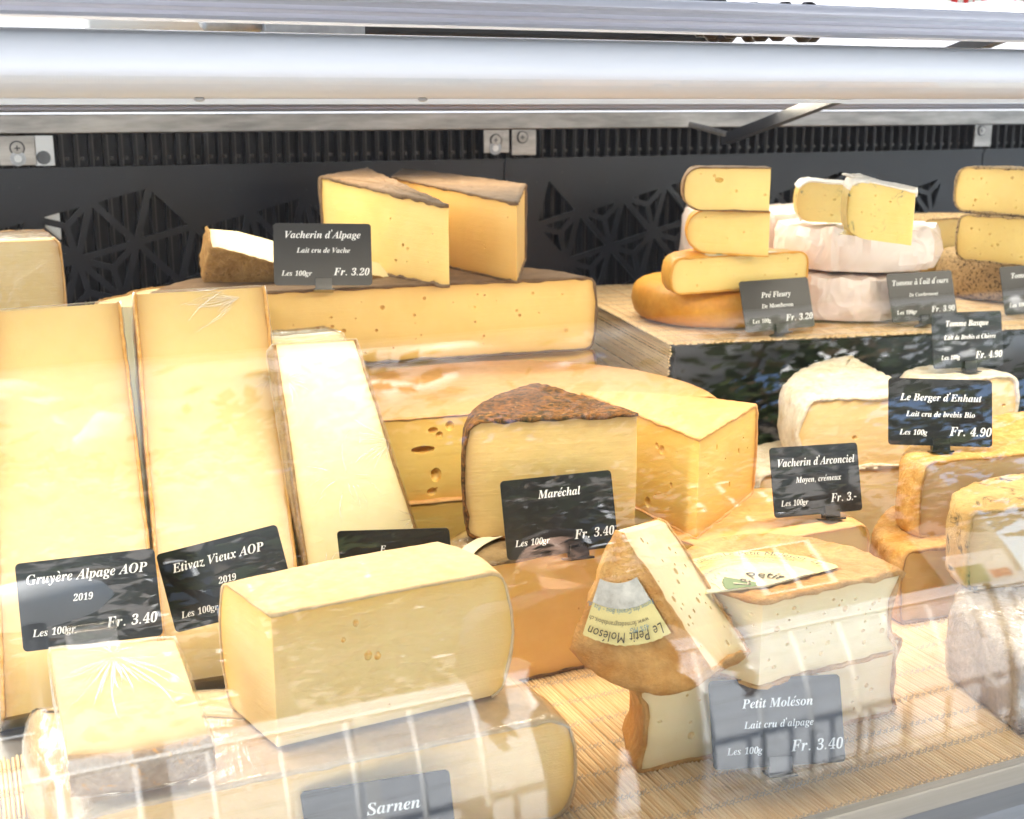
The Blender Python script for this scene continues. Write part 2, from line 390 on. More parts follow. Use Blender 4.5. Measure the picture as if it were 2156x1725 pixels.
def body(edges, z0, z1, bulge=.0, rnd=.006, step=.0055, amp=.0006, top='rind', bot='rind', topamp=.0, seed=0, edgew=.007, wav=0.0, lip=0.0, slope=0.0):
    S, K = outline(edges, step); h = z1-z0; N = len(S)
    ts = [0, .02, .055, .11, .2, .33, .5, .67, .8, .89, .945, .98, 1]
    off = Vector((seed*3.1, seed*1.7, seed*.9)); V = []; E = []
    cen = sum((s[0] for s in S), Vector((0, 0)))/N
    rindpts = [S[i][0] for i in range(N) if K[i] == 'rind' or K[i-1] == 'rind']
    drind = [min([(s[0]-q).length for q in rindpts], default=9) for s in S]
    def prof(t):
        o = bulge*(1-(2*t-1)**2)
        if lip: o += lip*(math.exp(-(t/.18)**2)+math.exp(-((1-t)/.18)**2))
        for hh in (t*h, (1-t)*h):
            if hh < rnd: o -= rnd-math.sqrt(max(0, rnd*rnd-(rnd-hh)**2))
        return o
    def edge_at(i, z, d=None):
        dd = drind[i] if d is None else d
        if top == 'rind': dd = min(dd, z1-z)
        if bot == 'rind': dd = min(dd, z-z0)
        return math.exp(-max(0, dd)/edgew)
    for t in ts:
        o = prof(t); z = z0+h*t
        for i, (p, dv, nn) in enumerate(S):
            isr = dv.length > 0; edgecut = K[i] == 'cut' and K[i-1] == 'cut'
            q = Vector((p.x, p.y, z))
            nz = noise.noise(q*55+off)*amp+noise.noise(q*18+off)*amp*1.6
            if wav: nz += noise.noise(q*38+off*2)*wav
            if isr:
                nz2 = nz*.3 if edgecut else nz
                q.x += dv.x*(o+nz2); q.y += dv.y*(o+nz2)
            else:
                q.x += nn.x*nz*.5; q.y += nn.y*nz*.5
            V.append(q); E.append(edge_at(i, z))
    F = []; FK = []
    for li in range(len(ts)-1):
        for i in range(N):
            j = (i+1) % N; F.append((li*N+i, li*N+j, (li+1)*N+j, (li+1)*N+i)); FK.append(K[i])
    for side in (0, 1):
        base = 0 if side == 0 else (len(ts)-1)*N; z = z0 if side == 0 else z1; kind = bot if side == 0 else top
        prev = list(range(base, base+N))
        for rf in (.94, .82, .66, .48, .28):
            cur = []
            for i in range(N):
                p = V[base+i]; q = Vector((cen.x+(p.x-cen.x)*rf, cen.y+(p.y-cen.y)*rf, z))
                if side and topamp: q.z += (noise.noise(q*45+off)+.6*noise.noise(q*110+off))*topamp
                elif side: q.z += noise.noise(q*30+off)*amp
                cur.append(len(V)); V.append(q); E.append(1.0 if kind == 'rind' else edge_at(i, (z0+z1)/2, drind[i]+(1-rf)*.05))
            for i in range(N):
                j = (i+1) % N
                F.append((prev[i], prev[j], cur[j], cur[i]) if side else (prev[i], cur[i], cur[j], prev[j])); FK.append(kind)
            prev = cur
        c = len(V); V.append(Vector((cen.x, cen.y, z))); E.append(1.0 if kind == 'rind' else .0)
        for i in range(N):
            j = (i+1) % N
            F.append((prev[i], prev[j], c) if side else (prev[i], c, prev[j])); FK.append(kind)
    if slope:
        y0 = min(q.y for q in V)
        for q in V: q.z += (q.z-z0)/h*slope*(q.y-y0)
    return V, F, FK, E, cen

def shell(V, F, sel, out, inn, jit=0.0, over=.0006, rough=0.0, vary=0.0):
    """closed skin over the chosen faces"""
    nrm = {}
    fs = [f for f, k in zip(F, sel) if k]
    for f in fs:
        a, b, c = V[f[0]], V[f[1]], V[f[2]]; n = (b-a).cross(c-a)
        if n.length < 1e-12: continue
        n.normalize()
        for i in f: nrm[i] = nrm.get(i, Vector((0, 0, 0)))+n
    idx = {i: k for k, i in enumerate(nrm)}
    ec = {}
    for f in fs:
        for a, b in zip(f, f[1:]+f[:1]): ec[(a, b)] = 1
    bnd = [(a, b) for (a, b) in ec if (b, a) not in ec]
    bv = {}
    for f, k in zip(F, sel):
        if k: continue
        a, b, c = V[f[0]], V[f[1]], V[f[2]]; n = (b-a).cross(c-a)
        if n.length < 1e-12: continue
        n.normalize()
        for i in f:
            if i in idx: bv[i] = bv.get(i, Vector((0, 0, 0)))+n
    vo = []; vi = []
    for i in nrm:
        n = nrm[i].normalized() if nrm[i].length > 1e-9 else Vector((0, 0, 1)); p = V[i]
        push = Vector((0, 0, 0))
        if i in bv and bv[i].length > 1e-9: push = bv[i].normalized()*(over+random.random()*jit)
        r = noise.noise(p*140)*rough if rough else 0
        vo.append(p+n*(out+r)+push); vi.append(p-n*(inn+max(0, noise.noise(p*75)+.15)*vary)+push)
    m = len(vo); nf = []
    for f in fs:
        if all(i in idx for i in f):
            nf.append(tuple(idx[i] for i in f)); nf.append(tuple(m+idx[i] for i in reversed(f)))
    for a, b in bnd:
        if a in idx and b in idx: nf.append((idx[b], idx[a], m+idx[a], m+idx[b]))
    return vo+vi, nf

def drill(o, cutters):
    K = 100.0; mb = MB(); keep = o.data
    for c, r in cutters: mb.add(*ico(c*K, r*K))
    work = obj('eye_body', [v.co*K for v in keep.vertices], [tuple(p.vertices) for p in keep.polygons], keep.materials[0])
    at = work.data.attributes.new('edge', 'FLOAT', 'POINT'); vals = [d.value for d in keep.attributes['edge'].data]; at.data.foreach_set('value', vals)
    co = obj('eye_tool', mb.v, mb.f, None)
    md = work.modifiers.new('eyes', 'BOOLEAN'); md.object = co; md.operation = 'DIFFERENCE'; md.solver = 'EXACT'
    bpy.context.view_layer.update()
    ne = bpy.data.meshes.new_from_object(work.evaluated_get(bpy.context.evaluated_depsgraph_get()))
    if len(ne.polygons) < 50:
        md.use_self = True; bpy.context.view_layer.update()
        ne = bpy.data.meshes.new_from_object(work.evaluated_get(bpy.context.evaluated_depsgraph_get()))
    bpy.data.objects.remove(co, do_unlink=True); bpy.data.objects.remove(work, do_unlink=True)
    if len(ne.polygons) > 50:
        ne.transform(Matrix.Scale(1/K, 4)); o.data = ne

def cheese(name, label, edges, z0, z1, pm, rm=None, cat='cheese', group=None, top='rind', bot='rind', th=.0014, jit=.0008, rough=.0008,
           wrap=None, holes=None, mat=None, big=(), creases=(), skin_top=False, **kw):
    """a cut cheese: Empty > paste, rind (skin of its own), wrap. holes: list of (edge index, n, rmin, rmax); big: (u along edge, v height, rx, rz, edge)"""
    cx = sum(e[0][0] for e in edges)/len(edges); cy = sum(e[0][1] for e in edges)/len(edges)
    ed = [((e[0][0]-cx, e[0][1]-cy), e[1], e[2] if len(e) > 2 else 0) for e in edges]; h = z1-z0
    T = Matrix.Translation((cx, cy, z0)) if mat is None else mat@Matrix.Translation((cx, cy, z0))
    root = thing(name, label, cat, T, group)
    kw.setdefault('seed', (hash((round(cx, 3), round(cy, 3))) % 97)*.37)
    V, F, FK, E, cen = body(ed, 0, h, top=top, bot=bot, **kw)
    o = obj('paste', V, F, pm, root, smooth=False)
    a = o.data.attributes.new('edge', 'FLOAT', 'POINT'); a.data.foreach_set('value', E)
    cut = []
    rs = random.Random(int(abs(cx*9973+cy*7919)*100))
    n = len(ed)
    def faceframe(ei):
        A = Vector(ed[ei][0]); B = Vector(ed[(ei+1) % n][0]); d = (B-A); ln = d.length; d = d/ln; nn = Vector((d.y, -d.x))
        if (A-Vector((0, 0))).dot(nn) < 0: nn = -nn
        return A, d, ln, nn
    for (ei, cnt, r0, r1) in (holes or []):
        A, d, ln, nn = faceframe(ei); got = []
        tries = 0
        while len(got) < cnt and tries < 400:
            tries += 1
            u = rs.uniform(.06, .94)*ln; v = rs.uniform(.12, .88)*h; r = r0+(r1-r0)*rs.random()**2
            if all((u-a)**2+(v-b)**2 > (r+c)**2*1.7 for a, b, c in got):
                got.append((u, v, r)); p = A+d*u-nn*(-.15*r)
                e = rs.uniform(.6, 1)
                cut.append((Vector((p.x, p.y, v)), Vector((r, r, r*e))))
    for (ei, uu, vv, rx, rz) in big:
        A, d, ln, nn = faceframe(ei); p = A+d*uu*ln
        cut.append((Vector((p.x, p.y, vv*h)), Vector((rx, rx, rz))))
    if cut: drill(o, cut)
    bm = bmesh.new(); bm.from_mesh(o.data); bmesh.ops.recalc_face_normals(bm, faces=bm.faces)
    for f in bm.faces: f.smooth = True
    for e in bm.edges:
        if len(e.link_faces) == 2 and e.calc_face_angle(0) > R(32): e.smooth = False
    bm.to_mesh(o.data); bm.free()
    if rm:
        sel = [k == 'rind' and (not skin_top or (V[f[1]]-V[f[0]]).cross(V[f[2]]-V[f[0]]).normalized().z > .35) for k, f in zip(FK, F)]
        v, f = shell(V, F, sel, th, .0004, jit, .0006, rough, th*1.6)
        ro = obj('rind', v, f, rm, root, smooth=True)
    if wrap:
        v, f = shell(V, F, [True]*len(F), .0026, -.0020, rough=.0)
        v2 = [q+Vector((noise.noise(q*70), noise.noise(q*70+Vector((9, 1, 3))), noise.noise(q*70+Vector((2, 8, 5)))))*.0007 for q in v]
        wo = obj('plastic_wrap', v2, f, wrap, root, smooth=True)
    if creases:
        # folds pulled into the film: thin ridges fanning out of a point on the top face
        mb = MB(); zc = h+.0034; sgn = 1 if sum(Vector(ed[m-1][0]).cross(Vector(ed[m][0])) for m in range(n)) > 0 else -1
        for (c, a0, a1, l0, l1, cnt) in creases:
            for k in range(cnt):
                a = a0+(a1-a0)*(k+rs.uniform(.1, .9))/cnt; r0 = rs.uniform(.0, l0); r1 = r0+rs.uniform(.35, 1)*l1; bend = rs.uniform(-.25, .25)
                pts = []
                for t in range(6):
                    rr = r0+(r1-r0)*t/5; aa = a+bend*(t/5)**2; q = Vector((c[0]+rr*math.cos(aa), c[1]+rr*math.sin(aa)))
                    inside = all(((Vector(ed[m][0])-Vector(ed[m-1][0])).cross(q-Vector(ed[m-1][0])))*sgn > 0 for m in range(n))
                    if not inside: break
                    pts.append((q.x, q.y, zc+.0002*math.sin(t+k)))
                if len(pts) < 3: continue
                wd = rs.uniform(.00025, .0006); prof = [.3, 1, 1.1, .9, .6, .2]; mb.tube(pts, wd, 5, rs=[wd*prof[m] for m in range(len(pts))])
        wm = wo.data; bm = bmesh.new(); bm.from_mesh(wm); wm.materials.append(M['crease'])
        vv = [bm.verts.new(q) for q in mb.v]
        for q in mb.f: fc = bm.faces.new([vv[m] for m in q]); fc.material_index = 1; fc.smooth = True
        bm.to_mesh(wm); bm.free()
    return root

def frame(p0, px, pu):
    """plane frame with x towards px and the third point on the +y side"""
    ex = (px-p0).normalized(); ez = ex.cross(pu-p0).normalized(); ey = ez.cross(ex)
    return Matrix(((ex.x, ey.x, ez.x, p0.x), (ex.y, ey.y, ez.y, p0.y), (ex.z, ey.z, ez.z, p0.z), (0, 0, 0, 1)))
def on_plane(Mx, pts):
    inv = Mx.inverted(); n = Vector((Mx[0][2], Mx[1][2], Mx[2][2])); o = Mx.translation; out = []
    for px, py in pts:
        d = ray(px, py); q = EYE+d*((o-EYE).dot(n)/d.dot(n)); q = inv@q; out.append((q.x, q.y))
    return out

# ------------------------------------------------------------------ lettering (a serif bold italic face)
def mp(c):
    if 'A' <= c <= 'Z': return chr(0x1D468+ord(c)-65)
    if 'a' <= c <= 'z': return chr(0x1D482+ord(c)-97)
    if '0' <= c <= '9': return chr(0x1D7CE+ord(c)-48)
    return c
_gl = {}
def _raw(s):
    c = bpy.data.curves.new('t', 'FONT'); c.body = s; c.size = 1; c.resolution_u = 3
    o = bpy.data.objects.new('t', c); COL.objects.link(o); bpy.context.view_layer.update()
    me = bpy.data.meshes.new_from_object(o.evaluated_get(bpy.context.evaluated_depsgraph_get()))
    v = [(q.co.x, q.co.y) for q in me.vertices]; f = [tuple(p.vertices) for p in me.polygons]
    bpy.data.objects.remove(o, do_unlink=True); bpy.data.curves.remove(c); bpy.data.meshes.remove(me); return v, f
ACC = {'è': ('e', -1), 'é': ('e', 1), 'à': ('a', -1), 'É': ('E', 1)}
def glyph(c, hand=False):
    key = (c, hand)
    if key in _gl: return _gl[key]
    if c == ' ': r = ([], [], .27)
    elif c in '’\'': r = ([(.10, .62), (.13, .62), (.2, .76), (.17, .84), (.1, .84)], [(0, 1, 2, 3, 4)], .24)
    elif c == '.': r = ([(.04, 0), (.14, 0), (.16, .1), (.06, .1)], [(0, 1, 2, 3)], .26)
    elif c == ',': r = ([(.0, -.13), (.06, -.11), (.16, .1), (.06, .1), (.04, 0)], [(0, 1, 2, 3, 4)], .26)
    elif c == '-': r = ([(.02, .22), (.26, .22), (.28, .31), (.04, .31)], [(0, 1, 2, 3)], .32)
    elif c in ACC:
        b, sgn = ACC[c]; v, f, w = glyph(b, hand); xm = w*.55+.08; y0 = .56 if b != 'E' else .76
        a = [(xm-.02, y0), (xm+.05, y0), (xm+.05+.12*sgn+.03, y0+.17), (xm-.06+.12*sgn+.03, y0+.17)]
        k = len(v); r = (v+a, f+[(k, k+1, k+2, k+3)], w)
    else:
        ch = c if hand else mp(c); v, f = _raw(ch)
        if not v: ch = c; v, f = _raw(ch)
        lx = max(p[0] for p in _raw('l')[0]); adv = max(p[0] for p in _raw(ch+'l')[0])-lx
        if c.isdigit() and not hand:
            v = [(x*.84+y*.2-.02, y*.94) for x, y in v]; adv *= .84
        elif hand: v = [(x*.8+y*.22, y) for x, y in v]; adv *= .84
        r = (v, f, adv)
    _gl[key] = r; return r
def text_geo(s, hand=False):
    V = []; F = []; x = 0
    for c in s:
        v, f, a = glyph(c, hand); b = len(V); V += [(p[0]+x, p[1]) for p in v]; F += [tuple(i+b for i in q) for q in f]; x += a
    return V, F, x

def rounded_rect(x0, x1, y0, y1, r, n=5):
    o = []
    for cx, cy, a in ((x1-r, y0+r, -90), (x1-r, y1-r, 0), (x0+r, y1-r, 90), (x0+r, y0+r, 180)):
        for i in range(n+1): t = R(a+90*i/n); o.append((cx+r*math.cos(t), cy+r*math.sin(t)))
    return o

def price_sign(label, W, yaw, lean, roll, pos, lines, holder='black', drop=None, shift=0.0):
    """local frame: x across, z up the board, y into the case"""
    H = W*.643
    Mx = Matrix.Translation(pos)@Matrix.Rotation(R(yaw), 4, 'Z')@Matrix.Rotation(R(-lean), 4, 'X')@Matrix.Rotation(R(roll), 4, 'Y')
    root = thing('price_sign', label, 'price sign', Mx, 'black price signs among the cheeses')
    mb = MB(); mb.prism(rounded_rect(-W/2, W/2, 0, H, W*.035), 0, .0009, 'y'); mb.build('board', M['board'], root)
    for k, (s, cx, cy, wd) in enumerate(lines):
        v, f, adv = text_geo(s)
        x0 = min(p[0] for p in v); x1 = max(p[0] for p in v); sc = wd*W/(x1-x0)
        V = [((cx-.5)*W+(p[0]-(x0+x1)/2)*sc, -.00025, (1-cy)*H+(p[1]-.33)*sc) for p in v]
        o = obj('lettering', V, f, M['ink'], root)
    mb = MB()
    if holder == 'black':
        w = W*.17
        mb.box((-w/2+shift, -.0032, -.004), (w/2+shift, -.0006, W*.075)); mb.box((-w/2+shift, .0016, -.004), (w/2+shift, .0036, W*.06)); mb.box((-w/2+shift, -.0006, -.004), (w/2+shift, .0016, -.0004))
        mb.box((-w/2-.002+shift, -.008, -.006), (w/2+.002+shift, .012, -.0042))
        mb.build('clip_holder', M['blackpl'], root, bevel=.0004)
    elif holder == 'clear':
        w = W*.37
        mb.box((-w/2+shift, -.0042, -.004), (w/2+shift, -.0012, W*.115)); mb.box((-w/2+shift, .0022, -.004), (w/2+shift, .0040, W*.08))
        mb.tube([(-w/2+shift, -.003, W*.125), (w/2+shift, -.003, W*.125)], .0032, 10)
        if drop: mb.box((-w/2+shift, .0022, -drop), (w/2+shift, .0040, -.0045)); mb.box((-w/2+shift, -.012, -drop-.002), (w/2+shift, .012, -drop-.0002))
        mb.build('clip_holder', M['acrylic'], root)
    return root
#SETTING
# ------------------------------------------------------------------ the place round the stall (seen in the counter's glass)
GZ = -.87
g = NG('paving'); n1 = g.noise(1.1, 6, .6); n2 = g.noise(14, 5, .7, stretch=(.25, 2.2, 1))
c = g.mix(g.ramp(n1, [(.3, 0.0), (.7, 1.0)]), (.40, .385, .36), (.50, .485, .46)); c = g.mix(g.ramp(n2, [(.45, 0.0), (.62, .45)]), c, (.24, .23, .22))
bk = g.n('ShaderNodeTexBrick', Vector=g.co, Scale=1.0); bk.inputs['Color1'].default_value = (1, 1, 1, 1); bk.inputs['Color2'].default_value = (.88, .88, .88, 1)
bk.inputs['Mortar'].default_value = (.35, .35, .35, 1); bk.inputs['Mortar Size'].default_value = .008; bk.inputs['Brick Width'].default_value = 1.6; bk.inputs['Row Height'].default_value = .14
c = g.mix(1.0, c, bk.outputs[0], 'MULTIPLY')
M['paving'] = g.bsdf(Base__Color=c, Roughness=.8)
structure(obj('ground', [(-120, -120, GZ), (120, -120, GZ), (120, 120, GZ), (-120, 120, GZ)], [(0, 1, 2, 3)], M['paving']))

M['rail_white'] = plain('railing_paint', (.72, .74, .76), .4)
root = thing('railing', 'pale metal railing with thin upright bars across the way from the counter', 'railing', Matrix.Translation((0, -2.2, GZ)))
mb = MB(); mb.tube([(-2.2, 0, 1.33), (7.5, 0, 1.33)], .019, 10); mb.build('handrail', M['rail_white'], root, True)
mb = MB()
x = -2.1
while x < 7.5: mb.tube([(x, 0, .10), (x, 0, 1.32)], .010, 6); x += .185
o = mb.build('bars', M['rail_white'], root, True)
mb = MB(); mb.tube([(-2.2, 0, .10), (7.5, 0, .10)], .014, 8); mb.build('bottom_rail', M['rail_white'], root, True)
for x in (-2.2, .9, 4.0, 7.1): mb = MB(); mb.box((x-.02, -.02, 0), (x+.02, .02, 1.325)); mb.build('post', M['rail_white'], root)

M['plankw'] = None
g = NG('weathered_planks'); wv = g.noise(5, 6, .65, stretch=(.35, 5, 9), dist=1.5)
c = g.mix(g.ramp(wv, [(.3, 0.0), (.7, 1.0)]), (.58, .62, .68), (.74, .77, .82)); c = g.mix(g.ramp(g.noise(9, 6, .7, stretch=(.25, 4, 12), dist=3), [(.5, 0.0), (.6, .6)]), c, (.32, .35, .40))
M['plankw'] = g.bsdf(Base__Color=c, Roughness=.8)
root = thing('plank_fence', 'low weathered plank fence standing behind the pale railing', 'fence', Matrix.Translation((0, -2.8, GZ)))
mb = MB()
for k in range(9): mb.box((-4, -.012+.002*(k % 2), .03+k*.165), (10, .012, .03+k*.165+.158))
mb.build('planks', M['plankw'], root)
for x in (-3.5, -1.2, 1.1, 3.4, 5.7, 8.0): mb = MB(); mb.box((x-.04, -.10, 0), (x+.04, -.014, 1.5)); mb.build('post', M['plankw'], root)

# the stall's cover over counter and customer, and the canvas behind
M['canvas'] = plain('awning_canvas', (.10, .10, .11), .9, nscale=20, namt=.1)
root = thing('stall_awning', 'dark canvas awning stretched over the cheese stall', 'awning', Matrix.Translation((0, 0, 1.90)))
mb = MB(); mb.prism([(-.60, 0), (-.60, .02), (3.2, .42), (3.2, .40)], -3.2, 6.5, 'x'); mb.build('canvas', M['canvas'], root)
mb = MB(); mb.tube([(-3.2, -.60, .0), (6.5, -.60, .0)], .022, 10); mb.build('front_bar', M['alu'], root, True)
g = NG('back_canvas'); d = g.n('ShaderNodeBsdfDiffuse', Color=(.8, .8, .8, 1)); t_ = g.n('ShaderNodeBsdfTranslucent', Color=(.82, .82, .84, 1)); mx = g.n('ShaderNodeMixShader', Fac=.5)
g.t.links.new(d.outputs[0], mx.inputs[1]); g.t.links.new(t_.outputs[0], mx.inputs[2]); g.t.links.new(mx.outputs[0], g.out.inputs[0]); M['backcanvas'] = g.m
mb = MB(); v = []; f = []
nx = 90
for i in range(nx+1):
    x = -3.2+9.7*i/nx; yy = 3.0+.02*math.sin(i*1.3)
    v += [(x, yy, GZ), (x, yy, 2.0)]
f = [(2*i, 2*i+2, 2*i+3, 2*i+1) for i in range(nx)]
mb.add(v, f); b0 = [(x, y+.004, z) for x, y, z in v]; mb.add(b0, [q[::-1] for q in f])
o = mb.build('canvas_screen', M['backcanvas'], smooth=True); tag(o, 'white canvas wall closing the stall behind the counter', 'canvas wall')

M['cloudm'] = plain('cloud_white', (.92, .92, .92), 1.0, spec=0)  # sunlit clouds added to brighten the sky mirrored in the pane
def cloud(c, sx, sy, sz, n, seed):
    rs = random.Random(seed); mb = MB()
    for k in range(n):
        p = Vector((c[0]+rs.gauss(0, sx*.42), c[1]+rs.gauss(0, sy*.3), c[2]+rs.gauss(0, sz*.36))); r = rs.uniform(.16, .34)*sz
        v, f = ico(p, Vector((r*1.35, r, r)), 2); mb.add([q+(q-p)*(.35*noise.noise(q*(2.2/r)+Vector((k, 0, 0)))+.16*noise.noise(q*(6/r))) for q in v], f)
    o = mb.build('cloud', M['cloudm'], smooth=True); structure(o)
cloud((14, -150, 150), 130, 40, 46, 70, 4); cloud((150, -120, 140), 110, 40, 42, 60, 9); cloud((-60, -170, 120), 80, 40, 30, 30, 6)

# trees, street lamp and facade beyond the railing
g = NG('leaf'); isl = g.n('ShaderNodeNewGeometry').outputs['Random Per Island']
c = g.ramp(isl, [(0, (.035, .06, .03)), (.5, (.07, .10, .045)), (.85, (.12, .14, .06)), (1, (.22, .14, .09))])
p1 = g.n('ShaderNodeBsdfDiffuse', Color=c); p2 = g.n('ShaderNodeBsdfTranslucent', Color=c); mx = g.n('ShaderNodeMixShader', Fac=.35)
g.t.links.new(p1.outputs[0], mx.inputs[1]); g.t.links.new(p2.outputs[0], mx.inputs[2]); g.t.links.new(mx.outputs[0], g.out.inputs[0]); M['leaf'] = g.m
M['bark'] = plain('bark', (.10, .08, .06), .9, nscale=12, namt=.4, bumpv=(.6, .01))
def tree(label, x, y, h, cr, nl, seed):
    rs = random.Random(seed)
    root = thing('plane_tree', label, 'tree', Matrix.Translation((x, y, GZ)), 'trees beyond the railing')
    mb = MB(); tips = []
    mb.tube([(0, 0, 0), (.05, .03, h*.25), (0, .05, h*.5), (.06, 0, h*.8)], .1, 8, rs=[.16, .13, .1, .05])
    for k in range(16):
        z = h*rs.uniform(.35, .8); a = rs.uniform(0, 6.28); l = cr*rs.uniform(.6, 1.05); e = rs.uniform(.0, .7)
        q = Vector((math.cos(a)*l, math.sin(a)*l, z+l*e)); m = Vector((q.x*.5+rs.uniform(-.1, .1), q.y*.5, z+l*e*.65))
        mb.tube([(0, 0, z), m, q], .03, 6, rs=[.045, .03, .008])
        for t in (.35, .6, .8, 1.0):
            tips.append(Vector((0, 0, z)).lerp(m, t*2) if t < .5 else m.lerp(q, t*2-1))
    mb.build('trunk', M['bark'], root, True)
    v = []; f = []
    for i in range(nl):
        c = rs.choice(tips)+Vector((rs.gauss(0, .28), rs.gauss(0, .28), rs.gauss(0, .22)))
        s = rs.uniform(.05, .10); a = Vector((rs.gauss(0, 1), rs.gauss(0, 1), rs.gauss(0, .6))).normalized(); b = a.orthogonal().normalized()
        b = (b*math.cos(rs.random()*6)+a.cross(b)*math.sin(rs.random()*6)).normalized()
        k = len(v); v += [c-a*s, c+b*s*.62+a*s*.1, c+a*s*1.1, c-b*s*.62+a*s*.1]; f.append((k, k+1, k+2, k+3))
    obj('crown', v, f, M['leaf'], root)
tree('slim leafy tree between the two others along the railing', 3.1, -4.9, 6.6, 2.0, 3200, 12)
tree('broad leafy tree beyond the railing nearest the counter', 1.1, -4.6, 6.0, 2.0, 5600, 3)
tree('thinner leafy tree standing farther along the railing', 5.4, -5.2, 7.4, 2.5, 3400, 5)
tree('tall tree with open crown on the far right of the railing', 9.6, -5.6, 8.0, 2.8, 3200, 8)
M['facade'] = plain('facade_plaster', (.22, .20, .18), .85, nscale=3, namt=.08)
M['pane'] = plain('facade_window_glass', (.04, .05, .06), .08)
root = thing('town_house', 'pale plaster town house with rows of windows beyond the trees', 'house', Matrix.Translation((2, -13, GZ)))
mb = MB(); mb.box((-14, -6, 0), (12, 0, 11.0)); mb.build('wall', M['facade'], root)
mb = MB(); mb.prism([(-6.5, 11.003), (.5, 11.003), (-3, 14.0)], -14.3, 12.3, 'x'); mb.build('roof', plain('roof_tiles', (.22, .11, .07), .8, nscale=8, namt=.25), root)
for i in range(9):
    for j in range(3):
        x = -12.6+i*2.6; z = 1.1+j*2.9
        mb = MB(); mb.box((x-.6, -.03, z-.06), (x+.6, .06, z)); mb.box((x-.6, -.03, z+1.7), (x+.6, .06, z+1.76)); mb.box((x-.6, -.03, z), (x-.53, .05, z+1.7)); mb.box((x+.53, -.03, z), (x+.6, .05, z+1.7)); mb.box((x-.03, -.02, z), (x+.03, .04, z+1.7))
        wf = mb.build('window', M['white'], root); mb = MB(); mb.box((x-.53, -.02, z), (x-.03, .015, z+1.7)); mb.box((x+.03, -.02, z), (x+.53, .015, z+1.7)); mb.build('pane', M['pane'], wf)
root = thing('street_lamp', 'street lamp with one white globe on a dark pole', 'street lamp', Matrix.Translation((.12, -2.45, GZ)))
mb = MB(); mb.tube([(0, 0, 0), (0, 0, 2.45)], .035, 10); mb.build('pole', M['dark'], root, True)
mb = MB(); mb.lathe([(.03, -.15), (.10, -.14), (.20, -.08), (.24, .0), (.22, .08), (.12, .15), (.02, .165)], (0, 0, 2.60), 28); mb.build('globe', M['whitepl'], root, True)

root = thing('poster_board', 'small white poster board with green and red print on a thin post by the railing', 'poster', Matrix.Translation((2.95, -1.95, GZ))@Matrix.Rotation(R(-14), 4, 'Z'))
mb = MB(); mb.tube([(0, 0, 0), (0, 0, 1.36)], .012, 8); mb.build('post', M['dark'], root, True)
mb = MB(); mb.box((-.16, .014, 1.34), (.16, .022, 1.60)); mb.build('panel', M['whitepl'], root)
mb = MB(); mb.box((-.15, .0222, 1.35), (.0, .0235, 1.50)); mb.build('print', plain('print_green', (.06, .22, .08), .6), root)
mb = MB(); mb.box((.02, .0222, 1.37), (.13, .0235, 1.44)); mb.build('print', plain('print_red', (.5, .06, .05), .6), root)
# a customer standing before the counter, seen only as a reflection in the pane
def fuse(name, blobs, voxel, m, parent, smooth=6):
    """blobs: ('e', centre, radii) or ('t', points, radii); fused into one continuous skin"""
    mb = MB()
    for b in blobs:
        if b[0] == 'e': mb.add(*ico(Vector(b[1]), Vector(b[2]), 2))
        else: mb.tube(b[1], .01, 14, rs=b[2]); [mb.add(*ico(Vector(p), Vector((r, r, r)), 1)) for p, r in zip(b[1], b[2])]
    o = obj(name, mb.v, mb.f, m, None)
    r = o.modifiers.new('skin', 'REMESH'); r.mode = 'VOXEL'; r.voxel_size = voxel
    q = o.modifiers.new('soft', 'SMOOTH'); q.iterations = smooth; q.factor = .5
    bpy.context.view_layer.update()
    me = bpy.data.meshes.new_from_object(o.evaluated_get(bpy.context.evaluated_depsgraph_get())); o.modifiers.clear(); o.data = me
    me.polygons.foreach_set('use_smooth', [True]*len(me.polygons)); me.materials.clear(); me.materials.append(m); o.parent = parent
    return o
M['skin'] = plain('skin', (.52, .33, .24), .5, nscale=60, namt=.06)
M['hair'] = plain('hair_dark', (.018, .014, .012), .5, nscale=300, namt=.4, bumpv=(.5, .002))
M['shirt'] = plain('shirt_navy', (.03, .04, .07), .85, nscale=90, namt=.15)
M['jeans'] = plain('trousers_grey', (.06, .06, .07), .85, nscale=120, namt=.2)
M['eyes'] = plain('eye_dark', (.02, .018, .016), .2)
root = thing('person', 'dark haired man in a navy shirt standing by the railing, looking down at the counter', 'person', Matrix.Translation((1.29, -1.42, GZ))@Matrix.Rotation(R(12), 4, 'Z')@Matrix.Scale(1.06, 4))
HZ = 1.80     # eye level; the face looks towards +y
arm = lambda sx: [('t', [(sx*.20, -.01, 1.56), (sx*.26, -.02, 1.28), (sx*.27, .05, 1.03)], [.055, .045, .032]), ('e', (sx*.275, .075, .95), (.022, .042, .055))]+[('t', [(sx*.275, .055+.018*k, .92), (sx*.275, .062+.019*k, .885), (sx*.268, .064+.019*k, .86-.006*(k in (1, 2)))], [.0095, .009, .008]) for k in range(4)]+[('t', [(sx*.262, .105, .965), (sx*.252, .125, .935), (sx*.248, .130, .91)], [.011, .010, .009])]
